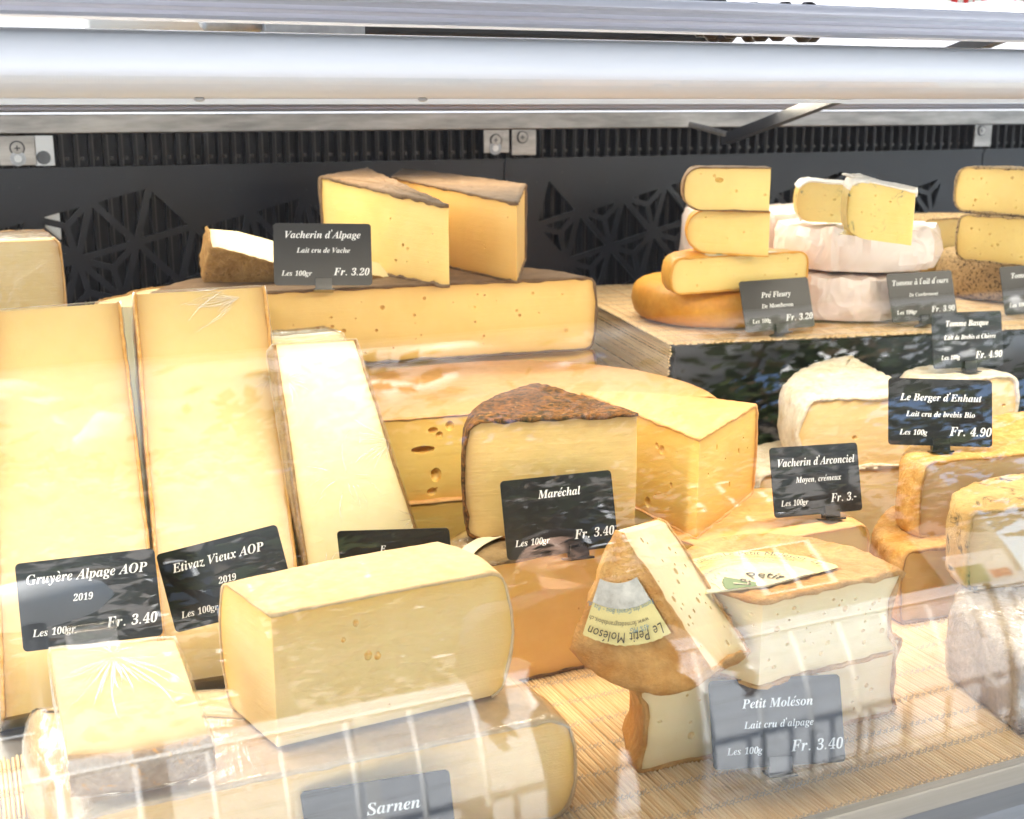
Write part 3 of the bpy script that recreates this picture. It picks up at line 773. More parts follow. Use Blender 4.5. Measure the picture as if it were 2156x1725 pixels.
head = [('e', (0, 0, HZ+.015), (.078, .098, .115)), ('e', (0, .035, HZ-.055), (.060, .062, .070)), ('e', (0, .075, HZ-.095), (.030, .025, .022)),
        ('t', [(0, .092, HZ+.02), (0, .112, HZ-.02), (0, .108, HZ-.036)], [.011, .015, .013]), ('t', [(-.055, .080, HZ+.022), (0, .094, HZ+.026), (.055, .080, HZ+.022)], [.010, .012, .010]),
        ('t', [(-.024, .093, HZ-.066), (0, .100, HZ-.066), (.024, .093, HZ-.066)], [.007, .009, .007]), ('e', (-.080, -.005, HZ-.005), (.010, .022, .034)), ('e', (.080, -.005, HZ-.005), (.010, .022, .034)),
        ('t', [(0, -.02, HZ-.07), (0, -.03, HZ-.20)], [.055, .062])]
bodyb = head+[('e', (0, -.03, 1.42), (.185, .105, .20)), ('e', (0, -.02, 1.15), (.155, .10, .20)), ('e', (0, -.02, 1.0), (.165, .105, .12))]+arm(1)+arm(-1)
for sx in (1, -1): bodyb += [('t', [(sx*.09, -.02, .98), (sx*.10, .0, .52), (sx*.10, -.03, .09)], [.085, .058, .042]), ('e', (sx*.105, .04, .045), (.045, .115, .04))]
fuse('body', bodyb, .0075, M['skin'], root, 5)
fuse('shirt', [('e', (0, -.03, 1.42), (.20, .12, .215)), ('e', (0, -.02, 1.15), (.175, .118, .24)), ('t', [(-.13, -.02, 1.57), (0, -.03, 1.585), (.13, -.02, 1.57)], [.06, .062, .06])]+[('t', [(sx*.19, -.015, 1.555), (sx*.262, -.02, 1.30)], [.072, .062]) for sx in (1, -1)], .012, M['shirt'], root)
fuse('trousers', [('e', (0, -.02, 1.0), (.182, .122, .12))]+[('t', [(sx*.09, -.02, .98), (sx*.10, .0, .52), (sx*.10, -.02, .10)], [.102, .076, .062]) for sx in (1, -1)], .012, M['jeans'], root)
fuse('shoes', [('e', (sx*.105, .045, .042), (.052, .125, .045)) for sx in (1, -1)], .01, M['hair'], root)
fuse('hair', [('e', (0, -.020, HZ+.062), (.084, .096, .080)), ('e', (0, -.050, HZ+.02), (.082, .066, .085)), ('t', [(-.05, .062, HZ+.092), (0, .074, HZ+.105), (.05, .062, HZ+.092)], [.022, .026, .022])], .007, M['hair'], root, 3)
for sx in (1, -1):
    mb = MB(); mb.add(*ico(Vector((sx*.032, .0905, HZ)), Vector((.016, .008, .0075)), 1)); mb.build('eye', M['eyes'], root, True)
    mb = MB(); mb.tube([(sx*.014, .104, HZ+.030), (sx*.034, .101, HZ+.036), (sx*.054, .086, HZ+.030)], .005, 8, rs=[.005, .006, .004]); mb.build('eyebrow', M['hair'], root, True)
# ------------------------------------------------------------------ the counter
X0, X1 = -.9, 2.9
G0, GA, GB = .548, .09, .82
def gy(z): return G0+GA*z+GB*z*z
case = thing('display_counter', 'refrigerated cheese counter with curved glass front and black pierced back wall', 'display counter', Matrix.Translation((0, 0, 0)))
mb = MB(); mb.box((X0, .528, -.05), (X1, 1.76, -.023)); mb.box((X0, .5625, -.0228), (X1, 1.76, -.002)); mb.build('deck', M['deckm'], case)
# front: rounded steel sill, dark joint, white body
pf = [(.562, -.0), (.562, .014), (.558, .018), (.549, .0195), (.534, .0165), (.524, .009), (.517, -.004), (.514, -.022), (.562, -.022)]
mb = MB(); mb.prism(pf, X0, X1, 'x'); mb.build('front_sill', M['sill'], case)
mb = MB(); mb.box((X0, .515, -.034), (X1, .530, -.0225)); mb.build('gasket', M['blackpl'], case)
mb = MB(); mb.box((X0, .506, -.85), (X1, .528, -.0345)); mb.build('front_panel', M['white'], case)
# curved pane, 6 mm thick
n = 26; v = []
for t in range(n+1):
    z = .012+(.462-.012)*t/n; y = gy(z); s = GA+2*GB*z; nn = Vector((0, -1, s)).normalized()*.003
    v += [(X0, y+nn.y, z+nn.z), (X1, y+nn.y, z+nn.z), (X0, y-nn.y, z-nn.z), (X1, y-nn.y, z-nn.z)]
f = []
for t in range(n):
    a = 4*t; b = a+4
    f += [(a, a+1, b+1, b), (a+2, b+2, b+3, a+3), (a, b, b+2, a+2), (a+1, a+3, b+3, b+1)]
f += [(0, 2, 3, 1), (4*n, 4*n+1, 4*n+3, 4*n+2)]
o = obj('glass_pane', v, f, M['glass'], case, smooth=True)
for p in o.data.polygons:
    if abs(p.normal.x) > .5 or p.index >= len(f)-2: p.use_smooth = False
bm = bmesh.new(); bm.from_mesh(o.data); bmesh.ops.recalc_face_normals(bm, faces=bm.faces)
for e in bm.edges:
    if len(e.link_faces) == 2 and e.calc_face_angle(0) > R(40): e.smooth = False
bm.to_mesh(o.data); bm.free()
# canopy: a long rounded cover over the top of the pane
pf = [(.855, .4895)]
for k in range(15):
    a = R(88+k*11.0); pf.append((.795+.030*math.cos(a)*1.0, .4705+.0205*math.sin(a)))
pf += [(.779, .4545), (.80, .4515), (.850, .4515), (.855, .456)]
mb = MB(); mb.prism(pf, X0, X1, 'x'); o = mb.build('canopy_cover', M['alulight'], case)
for e in o.data.polygons: e.use_smooth = abs(e.normal.x) < .5
bm = bmesh.new(); bm.from_mesh(o.data)
for e in bm.edges:
    if len(e.link_faces) == 2 and e.calc_face_angle(0) > R(35): e.smooth = False
bm.to_mesh(o.data); bm.free()
# upper aluminium rail (ribbed extrusion) and glass shelf behind
pf = [(.770, .4965), (.766, .4985), (.768, .501), (.764, .503), (.768, .506), (.765, .5085), (.769, .511), (.767, .516), (.772, .5175), (.800, .5175), (.800, .4965)]
mb = MB(); mb.prism(pf, X0, X1, 'x'); mb.build('upper_rail', M['alu'], case)
for x in (-.55, 2.55): mb = MB(); mb.box((x-.012, .80, .490), (x+.012, .83, .4965)); mb.build('rail_bracket', M['steel'], case)
mb = MB(); mb.box((X0, 1.03, .4975), (X1, 1.72, .5035)); mb.build('glass_shelf', M['glass'], case)
# back wall
YB = 1.75
mb = MB(); mb.box((X0, YB+.03, -.05), (X1, YB+.05, .43)); mb.build('back_plate', M['grille'], case)
mb = MB(); x = X0+.01
while x < X1: mb.box((x, YB+.012, .0), (x+.0045, YB+.0298, .408)); x += .0188
mb.build('grille_ribs', M['grille'], case)
mb = MB(); x = X0+.01
while x < X1: mb.box((x+.0046, YB+.013, .0), (x+.0062, YB+.0297, .408)); mb.box((x+.009, YB+.016, .374), (x+.0125, YB+.0295, .378)); x += .0188
mb.build('grille_slots', M['grillelip'], case)
mb = MB(); mb.box((X0, YB-.006, .4095), (X1, YB+.011, .4335)); mb.build('back_rail', M['steel'], case, bevel=.0015)
mb = MB(); mb.prism([(YB-.012, .436), (YB-.016, .4385), (YB-.012, .442), (YB-.03, .446), (YB-.03, .453), (YB+.02, .453), (YB+.02, .436)], X0, X1, 'x'); mb.build('upper_back_rail', M['alu'], case)
# pierced panels: lattice of triangles, some open, some split in three
def tri_holes(x0, x1, z0, z1, seed):
    rs = random.Random(seed); s = .080; hh = s*math.sqrt(3)/2; rot = R(14); out = []
    def rt(p): return (p[0]*math.cos(rot)-p[1]*math.sin(rot), p[0]*math.sin(rot)+p[1]*math.cos(rot))
    def inset(t, k):
        c = (sum(p[0] for p in t)/3, sum(p[1] for p in t)/3); return [(c[0]+(p[0]-c[0])*k, c[1]+(p[1]-c[1])*k) for p in t]
    for j in range(-14, 24):
        for i in range(-20, 30):
            a = (i*s+(j % 2)*s/2, j*hh)
            for t in ([a, (a[0]+s, a[1]), (a[0]+s/2, a[1]+hh)], [(a[0]+s/2, a[1]+hh), (a[0]+s, a[1]), (a[0]+1.5*s, a[1]+hh)]):
                t = [rt(p) for p in t]; t = [(p[0]+(x0+x1)/2, p[1]+(z0+z1)/2) for p in t]
                c = (sum(p[0] for p in t)/3, sum(p[1] for p in t)/3)
                if not all(x0 < p[0] < x1 and z0 < p[1] < z1 for p in t): continue
                edge = min((c[0]-x0), (x1-c[0]))/(x1-x0)
                r = rs.random()
                if r < .06+.25*(edge < .08): continue
                if r < .56: out.append(inset(t, .80))
                else:
                    t = inset(t, .92)
                    for q in range(3): out.append(inset([t[q], t[(q+1) % 3], c], .66))
    return out
seams = [X0, -.62, .775, 1.72, X1]
for k in range(4):
    a, b = seams[k]+.0012, seams[k+1]-.0012
    mb = MB(); mb.box((a, YB, .0), (b, YB+.003, .3665)); mb.box((a, YB-.004, .3605), (b, YB-.0002, .3665))
    p = mb.build('back_panel', M['panel'], case)
    hs = tri_holes(a+.03, b-.03, .10, .352, 11+k)
    if hs:
        cb = MB()
        for t in hs: cb.prism(t, YB-.02, YB+.01, 'y')
        co = cb.build('hole_tool', None)
        md = p.modifiers.new('pierce', 'BOOLEAN'); md.object = co; md.solver = 'EXACT'; md.operation = 'DIFFERENCE'
        bpy.context.view_layer.update()
        p.data = bpy.data.meshes.new_from_object(p.evaluated_get(bpy.context.evaluated_depsgraph_get())); p.modifiers.clear()
        bpy.data.objects.remove(co, do_unlink=True)
def bracket(px, py0, py1, pw, white=False, hole=None, screw=None, washer=None):
    a = Py(px, py1, YB-.004); b = Py(px+pw, py0, YB-.004)
    mb = MB(); mb.box((a.x, YB-.0075, a.z), (b.x, YB-.0045, min(b.z, .409))); o = mb.build('bracket_plate', M['white'] if white else M['steel'], case, bevel=.0008)
    def disc(c, r, m, nm, y0):
        q = Py(*c, YB-.008); mb = MB(); mb.prism([(q.x+r*math.cos(t*.3142), q.z+r*math.sin(t*.3142)) for t in range(20)], YB-y0, YB-.0070, 'y'); return mb.build(nm, m, o)
    if screw:
        disc(screw, .0095, M['dark'], 'washer', .0082); disc(screw, .0075, M['steel'], 'screw', .0098); q = Py(*screw, YB-.010)
        mb = MB(); mb.box((q.x-.0035, YB-.0104, q.z-.0008), (q.x+.0035, YB-.0099, q.z+.0008)); mb.box((q.x-.0008, YB-.01045, q.z-.0035), (q.x+.0008, YB-.0099, q.z+.0035)); mb.build('screw_slot', M['dark'], o)
    if washer: disc(washer, .0095, M['knife'], 'washer', .0085); disc(washer, .0048, M['white'], 'screw', .0096)
    if hole: disc(hole, .0088, M['blackpl'], 'dark_hole_disc', .0079)  # flat black disc in place of the dark inside of a hole
bracket(0, 285, 349, 74, screw=(36, 312), washer=(38, 334)); bracket(75.5, 285, 349, 35, True, hole=(92, 332))
bracket(1017, 268, 322, 53, screw=(1044, 295), washer=(1043, 312)); bracket(1076, 268, 327, 51, screw=(1100, 289))
bracket(2047, 256, 309, 40, screw=(2067, 275))
wa = Py(98, 505, YB+.005); wb = Py(120, 392, YB+.005); mb = MB(); mb.box((wa.x, YB+.0045, wa.z), (wb.x, YB+.009, wb.z)); mb.build('mounting_strip', M['white'], case)
a = Py(1528, 293, 1.62); b = Py(2122, 68, 1.02)
mb = MB(); d = (b-a).normalized(); mb.tube([a, b], .0105, 4); mb.build('support_arm', M['dark'], case)
mb = MB(); mb.tube([Py(1452, 262, 1.66), Py(1545, 287, 1.60)], .0045, 8); mb.build('arm_link', M['steel'], case)
for px in (420, 890):
    q = Py(px, 212, .7905); mb = MB(); mb.add(*ico(Vector((q.x, .7905, .4512)), Vector((.0034, .0034, .0016)), 1)); mb.build('screw', M['knife'], case, True)
mb = MB(); mb.box((X0+.4, .80, .4486), (X1-.4, .846, .4512)); mb.build('lamp_housing', M['white'], case)

# things on the glass shelf above
def on_shelf(px, py=66): p = Pz(px, py, .5037); return p
p = on_shelf(318); sg_ = price_sign('black price sign on the upper glass shelf, cut off by the rail above', .056, -12, 14, 6, (p.x+.015, p.y+.35, .510), [('Les 100gr', .24, .80, .31), ('Fr. 3.90', .78, .78, .37)], 'black')
kx = on_shelf(455, 64); ky = on_shelf(782, 74)
root = thing('cheese_knife', 'grey cheese knife lying on the upper glass shelf', 'knife', Matrix.Translation((kx.x, kx.y+.06, .5037)))
mb = MB(); mb.tube([(0, 0, .010), (.004, .001, .011), (.035, .002, .0115), (.050, .002, .010)], .01, 8, rs=[.006, .0098, .0095, .0075]); mb.build('handle', M['knife'], root, True)
mb = MB(); mb.prism([(.05, -.012), (.137, -.012), (.139, .012), (.05, .014)], .002, .0165, 'z'); mb.build('blade', M['knife'], root, bevel=.0007)
p = on_shelf(400, 60)
root = thing('paper_roll', 'white paper roll on the upper glass shelf behind the knife', 'paper roll', Matrix.Translation((p.x+.01, p.y+.22, .5037)))
mb = MB(); mb.tube([(-.06, 0, .04), (.10, 0, .04)], .0398, 24); mb.build('roll', M['whitepl'], root, True)
mb = MB(); mb.tube([(-.062, 0, .04), (.102, 0, .04)], .014, 12); mb.build('core', M['knife'], root, True)
a = on_shelf(890, 60); b = on_shelf(1508, 60)
root = thing('weighing_scale', 'black weighing scale standing on the upper glass shelf', 'scale', Matrix.Translation((a.x, a.y+.22, .5037)))
mb = MB(); mb.box((0, 0, .006), (.42, .22, .075)); mb.build('body', M['dark'], root, bevel=.004)
mb = MB(); mb.box((.02, .01, .078), (.40, .21, .084)); mb.build('weighing_plate', M['steel'], root, bevel=.002)
for fx in (.03, .39):
    mb = MB(); mb.tube([(fx, .03, 0), (fx, .03, .0058)], .012, 12); mb.build('foot', M['blackpl'], root)
p = on_shelf(1640, 78)
root = thing('grape_bunch', 'dark bunch of grapes hanging over the edge of the upper glass shelf', 'fruit', Matrix.Translation((p.x+.03, p.y+.16, .5037)))
mb = MB()
for k in range(46):
    r = .0095; x = random.uniform(0, .15); y = random.uniform(-.03, .03); z = random.uniform(r, .035)
    mb.lathe([(r*math.sin(t*.524), -r*math.cos(t*.524)) for t in range(1, 6)], (x, y, z), 10)
mb.build('grapes', plain('grape_skin', (.012, .010, .014), .35), root, True)
mb = MB(); mb.tube([(-.01, 0, .036), (.06, .005, .04), (.12, 0, .036)], .002, 6); mb.build('stalk', M['bark'], root)
g = NG('checked_cloth'); ck = g.n('ShaderNodeTexChecker', Vector=g.co, Scale=70.0); ck.inputs[1].default_value = (.62, .03, .03, 1); ck.inputs[2].default_value = (.8, .78, .76, 1)
M['check'] = g.bsdf(Base__Color=ck.outputs[0], Roughness=.85)
p = Py(1880, -60, 1.5); q = Py(2330, 14, 1.5)
root = thing('checked_cloth', 'red and white checked cloth hanging over a rail above the counter', 'cloth', Matrix.Translation((p.x, 1.5, q.z)))
v = []; f = []
for i in range(31):
    x = (q.x-p.x+.3)*i/30; yy = .008*math.sin(i*1.1)
    for z in (0, .05, .11): v.append((x, yy, z+.004*math.sin(i*.9)*(z == 0)))
f = [(3*i+j, 3*i+3+j, 3*i+4+j, 3*i+1+j) for i in range(30) for j in range(2)]
m = len(v); v2 = [(a, b+.002, c) for a, b, c in v]
obj('cloth', v+v2, f+[tuple(m+k for k in reversed(q_)) for q_ in f], M['check'], root, True)
mb = MB(); mb.tube([(-.1, .006, .112), (1.0, .006, .112)], .006, 8); mb.build('hanging_rail', M['steel'], root, True)
#MATS
# ------------------------------------------------------------------ bamboo mats
def bamboo_mat(label, xs, prof, pitch, thread_at, mtx=None, name='bamboo_mat', root=None, sub=None):
    """sticks along local y from prof; xs range across"""
    if root is None: root = thing(name, label, 'mat', mtx, None)
    mb = MB(); rs = random.Random(5); x = xs[0]
    while x < xs[1]:
        w = pitch*.44*rs.uniform(.85, 1.05); z0 = rs.uniform(0, .0004); dx = rs.uniform(-.0006, .0006)
        y0 = thread_at[0]+rs.uniform(-.003, .003); y1 = thread_at[1]+rs.uniform(-.003, .003)
        pts = [(x, y0, .0018+z0), (x+dx, (y0+y1)/2, .0018+z0+rs.uniform(0, .0005)), (x+rs.uniform(-.0004, .0004), y1, .0018+z0)]
        v = []; n = 6
        for (a, b, c) in pts:
            for k in range(n):
                t = math.pi*(k/(n-1)); v.append((a+w*math.cos(t), b, c-.0012+.0022*math.sin(t)))
        f = [(i*n+k, (i+1)*n+k, (i+1)*n+k+1, i*n+k+1) for i in range(2) for k in range(n-1)]
        f += [(i*n, i*n+n-1, (i+1)*n+n-1, (i+1)*n) for i in range(2)] + [tuple(range(n))[::-1], tuple(range(2*n, 3*n))]
        mb.add(v, f); x += pitch
    o = mb.build('sticks', M['bamboo'], root, True, mat=sub)
    bm = bmesh.new(); bm.from_mesh(o.data)
    for e in bm.edges:
        if len(e.link_faces) == 2 and e.calc_face_angle(0) > R(50): e.smooth = False
    bm.to_mesh(o.data); bm.free()
    mb = MB(); y = thread_at[0]+.012
    while y < thread_at[1]:
        for off in (-.0022, .0022):
            x = xs[0]; pts = []; k = 0
            while x < xs[1]+pitch:
                pts.append((x-pitch/2, y+off*(1 if k % 2 else .25), .0012)); pts.append((x, y+off*(.25 if k % 2 else 1), .0034)); x += pitch; k += 1
            mb.tube(pts, .00062, 4)
        y += .034
    mb.build('threads', M['thread'], root, mat=sub)
    return root
bamboo_mat('bamboo stick mat lying on the counter floor under the front cheeses', (-.12, 1.02), None, .0030, (.566, .868))
# ------------------------------------------------------------------ black riser with its own mat at the back right
RZ = .18
ra = Vector(Pz2(1413, 722, RZ)); rb = Vector((1.45, ra.y-.135)); rx = (rb-ra).normalized(); ry = Vector((-rx.y, rx.x))
RM = Matrix(((rx.x, ry.x, 0, ra.x), (rx.y, ry.y, 0, ra.y), (0, 0, 1, 0), (0, 0, 0, 1)))
RL = 1.15; RD = .47
root = thing('display_riser', 'glossy black riser carrying the small tommes at the back right', 'display riser', RM)
mb = MB(); mb.box((0.004, 0, 0), (RL, RD, RZ-.004)); mb.build('body', M['risergloss'], root, bevel=.002)
mb = MB(); mb.box((.03, -.012, .045), (RL, -.0005, .052)); mb.build('front_ledge', M['dark'], root, bevel=.001)
mroot = bamboo_mat('bamboo stick mat folded over the left edge of the black riser', (.0, RL), None, .0034, (.002, RD), RM@Matrix.Translation((0, 0, RZ-.0038)), 'bamboo_mat')
bamboo_mat(None, (.002, .125), None, .0034, (.002, RD), None, None, mroot, Matrix.Translation((.0, 0, .0))@Matrix.Rotation(R(97), 4, 'Y'))

# ------------------------------------------------------------------ cheeses, front row
def P3(p, z): return Pz2(p[0], p[1], z)
Zm = .0042
# lower small-mountain half wheel and the one on it
a = P3((1352, 1622), Zm); b = P3((1872, 1499), Zm)
cheese('soft_half_wheel', 'lower ivory half wheel with washed orange rind standing on the bamboo mat', [(a, 'cut', 0), (b, 'rind', .098)], Zm, .0645, M['mole'], M['r_wash'], group=None,
       bulge=-.002, lip=.004, rnd=.004, amp=.0012, wav=.003, holes=[(0, 26, .0011, .0034)], jit=.0022, rough=.0016, th=.0018)
zt = .1255
c0 = P3((1606, 1270), zt); r0 = P3((1887, 1207), zt); l0 = P3((1440, 1226), zt)
VC = [(l0, 'cut', 0), (c0, 'cut', 0), (r0, 'rind', .085)]
vroot = cheese('soft_half_wheel', 'upper ivory half wheel with a torn yellow paper label on its orange rind', VC, .0655, zt, M['mole'], M['r_wash'],
       bulge=-.004, lip=.004, rnd=.003, amp=.0012, wav=.002, topamp=.0022, holes=[(1, 34, .001, .0030), (0, 12, .001, .003)], jit=.0022, rough=.0016, th=.0018)
def paper_label(root, cen, rad, z, a0, a1, rin=0.0, pads=True, mat=None, hand=True):
    """round wheel label laid on the rind: sectors of paper with lettering on arcs, in the local frame of root"""
    def sector(name, r0, r1, zz, m, jag=0.0, t=.0004, seed=1):
        rs = random.Random(seed); n = 46; v = []; f = []
        for k in range(n+1):
            a = a0+(a1-a0)*k/n; j = jag*(rs.random()-.3)
            for zz_ in (zz, zz+t):
                v.append((cen[0]+r0*math.cos(a), cen[1]+r0*math.sin(a), zz_)); v.append((cen[0]+(r1+j)*math.cos(a), cen[1]+(r1+j)*math.sin(a), zz_))
        for k in range(n):
            q = 4*k; p = q+4
            f += [(q+2, q+3, p+3, p+2), (q, p, p+1, q+1), (q+1, p+1, p+3, q+3), (q, q+2, p+2, p)]
        f += [(0, 1, 3, 2), (4*n, 4*n+2, 4*n+3, 4*n+1)]
        return obj(name, v, f, m, root, mat=mat)
    sector('paper_label', rin, rad, z, M['labelpaper'], .0025 if rin < rad*.3 else .0008)
    sector('label_picture', rin, rad*.66, z+.0005, M['labelwhite'] if rin < rad*.3 else M['labelgrey'], .0)
    if rin < rad*.3:
        sector('label_picture', rin, rad*.52, z+.0010, M['labelsand'], .005, seed=5)
        a0 = a1-.75; sector('label_picture', rad*.12, rad*.44, z+.0014, M['labelgreen'], .002, seed=6)
    def arc_text(s, r, size, ac, m, hand=True, flip=False):
        V = []; F = []
        v, f, adv = text_geo(s, hand); tot = adv*size/r
        for p in v:
            sx = p[0]*size/r-tot/2; a = ac-sx if not flip else ac+sx; rr = r+(p[1]-.3)*size*(1 if not flip else -1)
            V.append((cen[0]+rr*math.cos(a), cen[1]+rr*math.sin(a), z+.0021))
        obj('label_lettering', V, f, m, root, mat=mat)
    return arc_text

def poly_slab(name, label, pix, Mx, deep, pm, rm, kinds, **kw):
    """outline seen in the plane Mx; body th thick behind that plane"""
    pts = on_plane(Mx, pix)
    return cheese(name, label, [(p, k[0], k[1]) for p, k in zip(pts, kinds)], -deep, 0, pm, rm, mat=Mx, **kw)

# label on the upper half wheel
ccx = sum(e[0][0] for e in VC)/3; ccy = sum(e[0][1] for e in VC)/3
q = Vector(c0).lerp(Vector(l0).lerp(Vector(r0), .5), .35); q = (q.x-ccx, q.y-ccy+.006)
at = paper_label(vroot, q, .068, zt-.0655+.0030, R(8), R(172))
at('Le Petit Moléson', .060, .0105, R(118), M['labelink']); at('Le Petit Moléson', .060, .0105, R(58), M['labelink']); at('Le', .060, .0105, R(20), M['labelink'])
at('www.fermedesgrandsbois.ch', .052, .0048, R(118), M['labelink']); at('www.fermedesgrandsbois.ch', .052, .0048, R(60), M['labelink'])
at('Ferme des Grands Bois - Rte du Pont 23', .0445, .0062, R(88), M['labelteal']); at('Le Petit', .0170, .0165, R(95), M['labelink']); zt += .0; 
at('Le Petit', .0174, .0160, R(94), M['labelwhite'])

# leaning wedge with the label on its flat face
def on_vert(px, py, o, n, lean=0.0):
    d = ray(px, py); return EYE+d*(((o-EYE).dot(n)+lean)/d.dot(n))
nz_ = Vector((.85, .53, 0)).normalized()
T1 = Pz(1205, 1362, .094); T2 = on_vert(1492, 1412, T1, nz_); AP = on_vert(1300, 1118, T1, nz_, .012)
Mx = frame(T1, T2, AP)
pts = on_plane(Mx, [(1205, 1362), (1490, 1408), (1386, 1240), (1312, 1126), (1296, 1118)])
UE = [(pts[0], 'rind', .020), (pts[1], 'cut', 0), (pts[3], 'cut', 0), (pts[4], 'cut', 0)]
uroot = cheese('soft_wedge', 'ivory cheese wedge leaning on its rim with a torn yellow label on its face', UE, -.060, 0, M['mole'], M['r_wash'], mat=Mx,
       bulge=.001, lip=.003, rnd=.004, amp=.001, wav=.002, topamp=.0018, holes=[(1, 26, .001, .0030)], jit=.0016, rough=.0016, th=.0016)
cx = sum(e[0][0] for e in UE)/4; cy = sum(e[0][1] for e in UE)/4
ap = Vector((pts[4][0]-cx, pts[4][1]-cy)); u0 = Vector((pts[0][0]-cx, pts[0][1]-cy))-ap; u1 = Vector((pts[1][0]-cx, pts[1][1]-cy))-ap
aa0 = math.atan2(u0.y, u0.x); aa1 = math.atan2(u1.y, u1.x)
if aa0 > aa1: aa0, aa1 = aa1, aa0
lr = min(u0.length, u1.length)*.80; am = (aa0+aa1)/2
at = paper_label(uroot, ap+Vector((math.cos(am), math.sin(am)))*.004, lr, .060+.0036, aa0+.05, aa1-.05, lr*.42)
M['labelrind'] = M['r_gold']
at('Le Petit Moléson', lr*.92, .0100, am+.02, M['labelink'], True, False); at('www.fermedesgrandsbois.ch', lr*.80, .0046, am-.05, M['labelink'], True)
at('45% MG', lr*.86, .005, am+.2, M['labelteal'], True); at('Ferme des Grands Bois - Rte du', lr*.68, .0046, am, M['labelteal'], True)

# the wide cut wheel on the mat at the front left, wrapped in film
zs = .072
fl = P3((178, 1718), zs); fr = P3((1190, 1512), zs); br = P3((1068, 1414), zs); bl = P3((70, 1492), zs)
SA = cheese('cut_wheel', 'wide half wheel in cling film lying under the big square block', [(fl, 'cut', 0), (fr, 'rind', .004), (br, 'rind', .01), (bl, 'rind', .008)], Zm, zs, M['block'], M['r_linen'],
       bulge=.007, rnd=.010, amp=.0012, wrap=M['wrap2'], th=.0014, jit=.0006, holes=[(0, 5, .001, .003)], step=.009)
zb = zs+.0045
a = P3((585, 1573), zb); b = P3((1054, 1460), zb); c = P3((486, 1486), zb); z1 = ztop(a, 1296); d = P3((922, 1138), z1)
cheese('square_block', 'big square pale block with cloth-marked top on the wide half wheel', [(a, 'cut', 0), (b, 'rind', .006), (d, 'rind', .004), (c, 'cut', 0)], zb, z1, M['block'], M['r_linen'],
       bulge=.009, rnd=.006, amp=.0007, th=.0010, jit=.0004, rough=.0004, edgew=.011, bot='cut',
       big=[(0, .345, .82, .0020, .0026), (0, .29, .71, .0017, .0018), (0, .395, .55, .0028, .0034), (0, .435, .53, .0024, .0029), (0, .48, .12, .0010, .0012)])
# small wrapped block in front of it
q0 = Pz(150, 1612, .103); q1 = Pz(443, 1562, .103); q2 = Pz(240, 1358, .136)
Mx = frame(q0, q1, q2)
poly_slab('wrapped_block', 'small gold block in crumpled cling film with greyish rind on its near end', [(148, 1612), (444, 1563), (366, 1347), (107, 1371)], Mx, .026, M['gruy'], M['r_tan2'],
       [('rind', .004), ('cut', 0), ('cut', 0), ('cut', 0)], top='cut', bot='cut', bulge=.003, rnd=.005, amp=.0008, wrap=M['wrap3'], th=.0012, creases=[((-.005, .030), 3.4, 6.0, .010, .05, 22), ((-.005, .032), .3, 2.8, .004, .02, 7), ((.045, .03), 2.4, 4.6, .006, .03, 10), ((-.045, .02), -1.3, 1.2, .004, .02, 8), ((.045, -.025), 1.8, 3.8, .006, .03, 8)])

# ------------------------------------------------------------------ tall leaning slabs on the left
def lean(name, label, pix, zb, ytop, th, pm, rm, **kw):
    bl, br = Pz(*pix[3], zb), Pz(*pix[2], zb)
    m = ((pix[0][0]+pix[1][0])/2, (pix[0][1]+pix[1][1])/2)
    Mx = frame(bl, br, Py(*m, ytop))
    return poly_slab(name, label, pix, Mx, th, pm, rm, [('cut', 0), ('rind', 0), ('cut', 0), ('rind', 0)], top='cut', bot='cut', rnd=.0015, amp=.0004, **kw)
lean('leaning_slab', 'tall gold slab leaning at the far left behind the sign dated 2019', [(-22, 658), (252, 637), (347, 1440), (6, 1512)], .02, 1.13, .045, M['gruy'], M['r_gold'], wrap=M['wrap3'], edgew=.010, holes=[(0, 1, .001, .002)])
lean('leaning_slab', 'tall gold slab with thin brown rind edges, second from the left', [(283, 620), (556, 605), (646, 1395), (349, 1440)], .02, 1.13, .045, M['gruy'], M['r_gold'], wrap=M['wrap3'], edgew=.009,
     creases=[((.040, .165), 2.8, 4.0, .012, .05, 16), ((.040, .182), 3.1, 3.9, .03, .05, 10), ((.06, .08), 2.9, 4.2, .004, .02, 8), ((-.058, .12), -.9, .3, .004, .02, 6)])
Mx = frame(Py(664, 1325, .925), Py(918, 1250, .935), Py(664, 722, 1.028))
poly_slab('leaning_slab', 'shorter pale slab in cling film leaning next to the peach wheel', [(578, 728), (750, 718), (918, 1250), (664, 1325)], Mx, .022, M['pale'], M['r_tan'], [('cut', 0), ('rind', 0), ('cut', 0), ('rind', 0)], top='cut', bot='cut', rnd=.0015, amp=.0004, wrap=M['wrap3'], edgew=.004,
     creases=[((.045, .02), 2.2, 4.2, .01, .03, 14), ((.05, -.05), 2.2, 4.2, .006, .028, 14), ((.055, -.11), 2.0, 4.0, .006, .03, 14), ((-.045, -.08), -1.1, 1.2, .006, .026, 12), ((-.03, .09), -1.5, .8, .005, .03, 8), ((.0, .0), 0, 6.28, .03, .03, 16)])
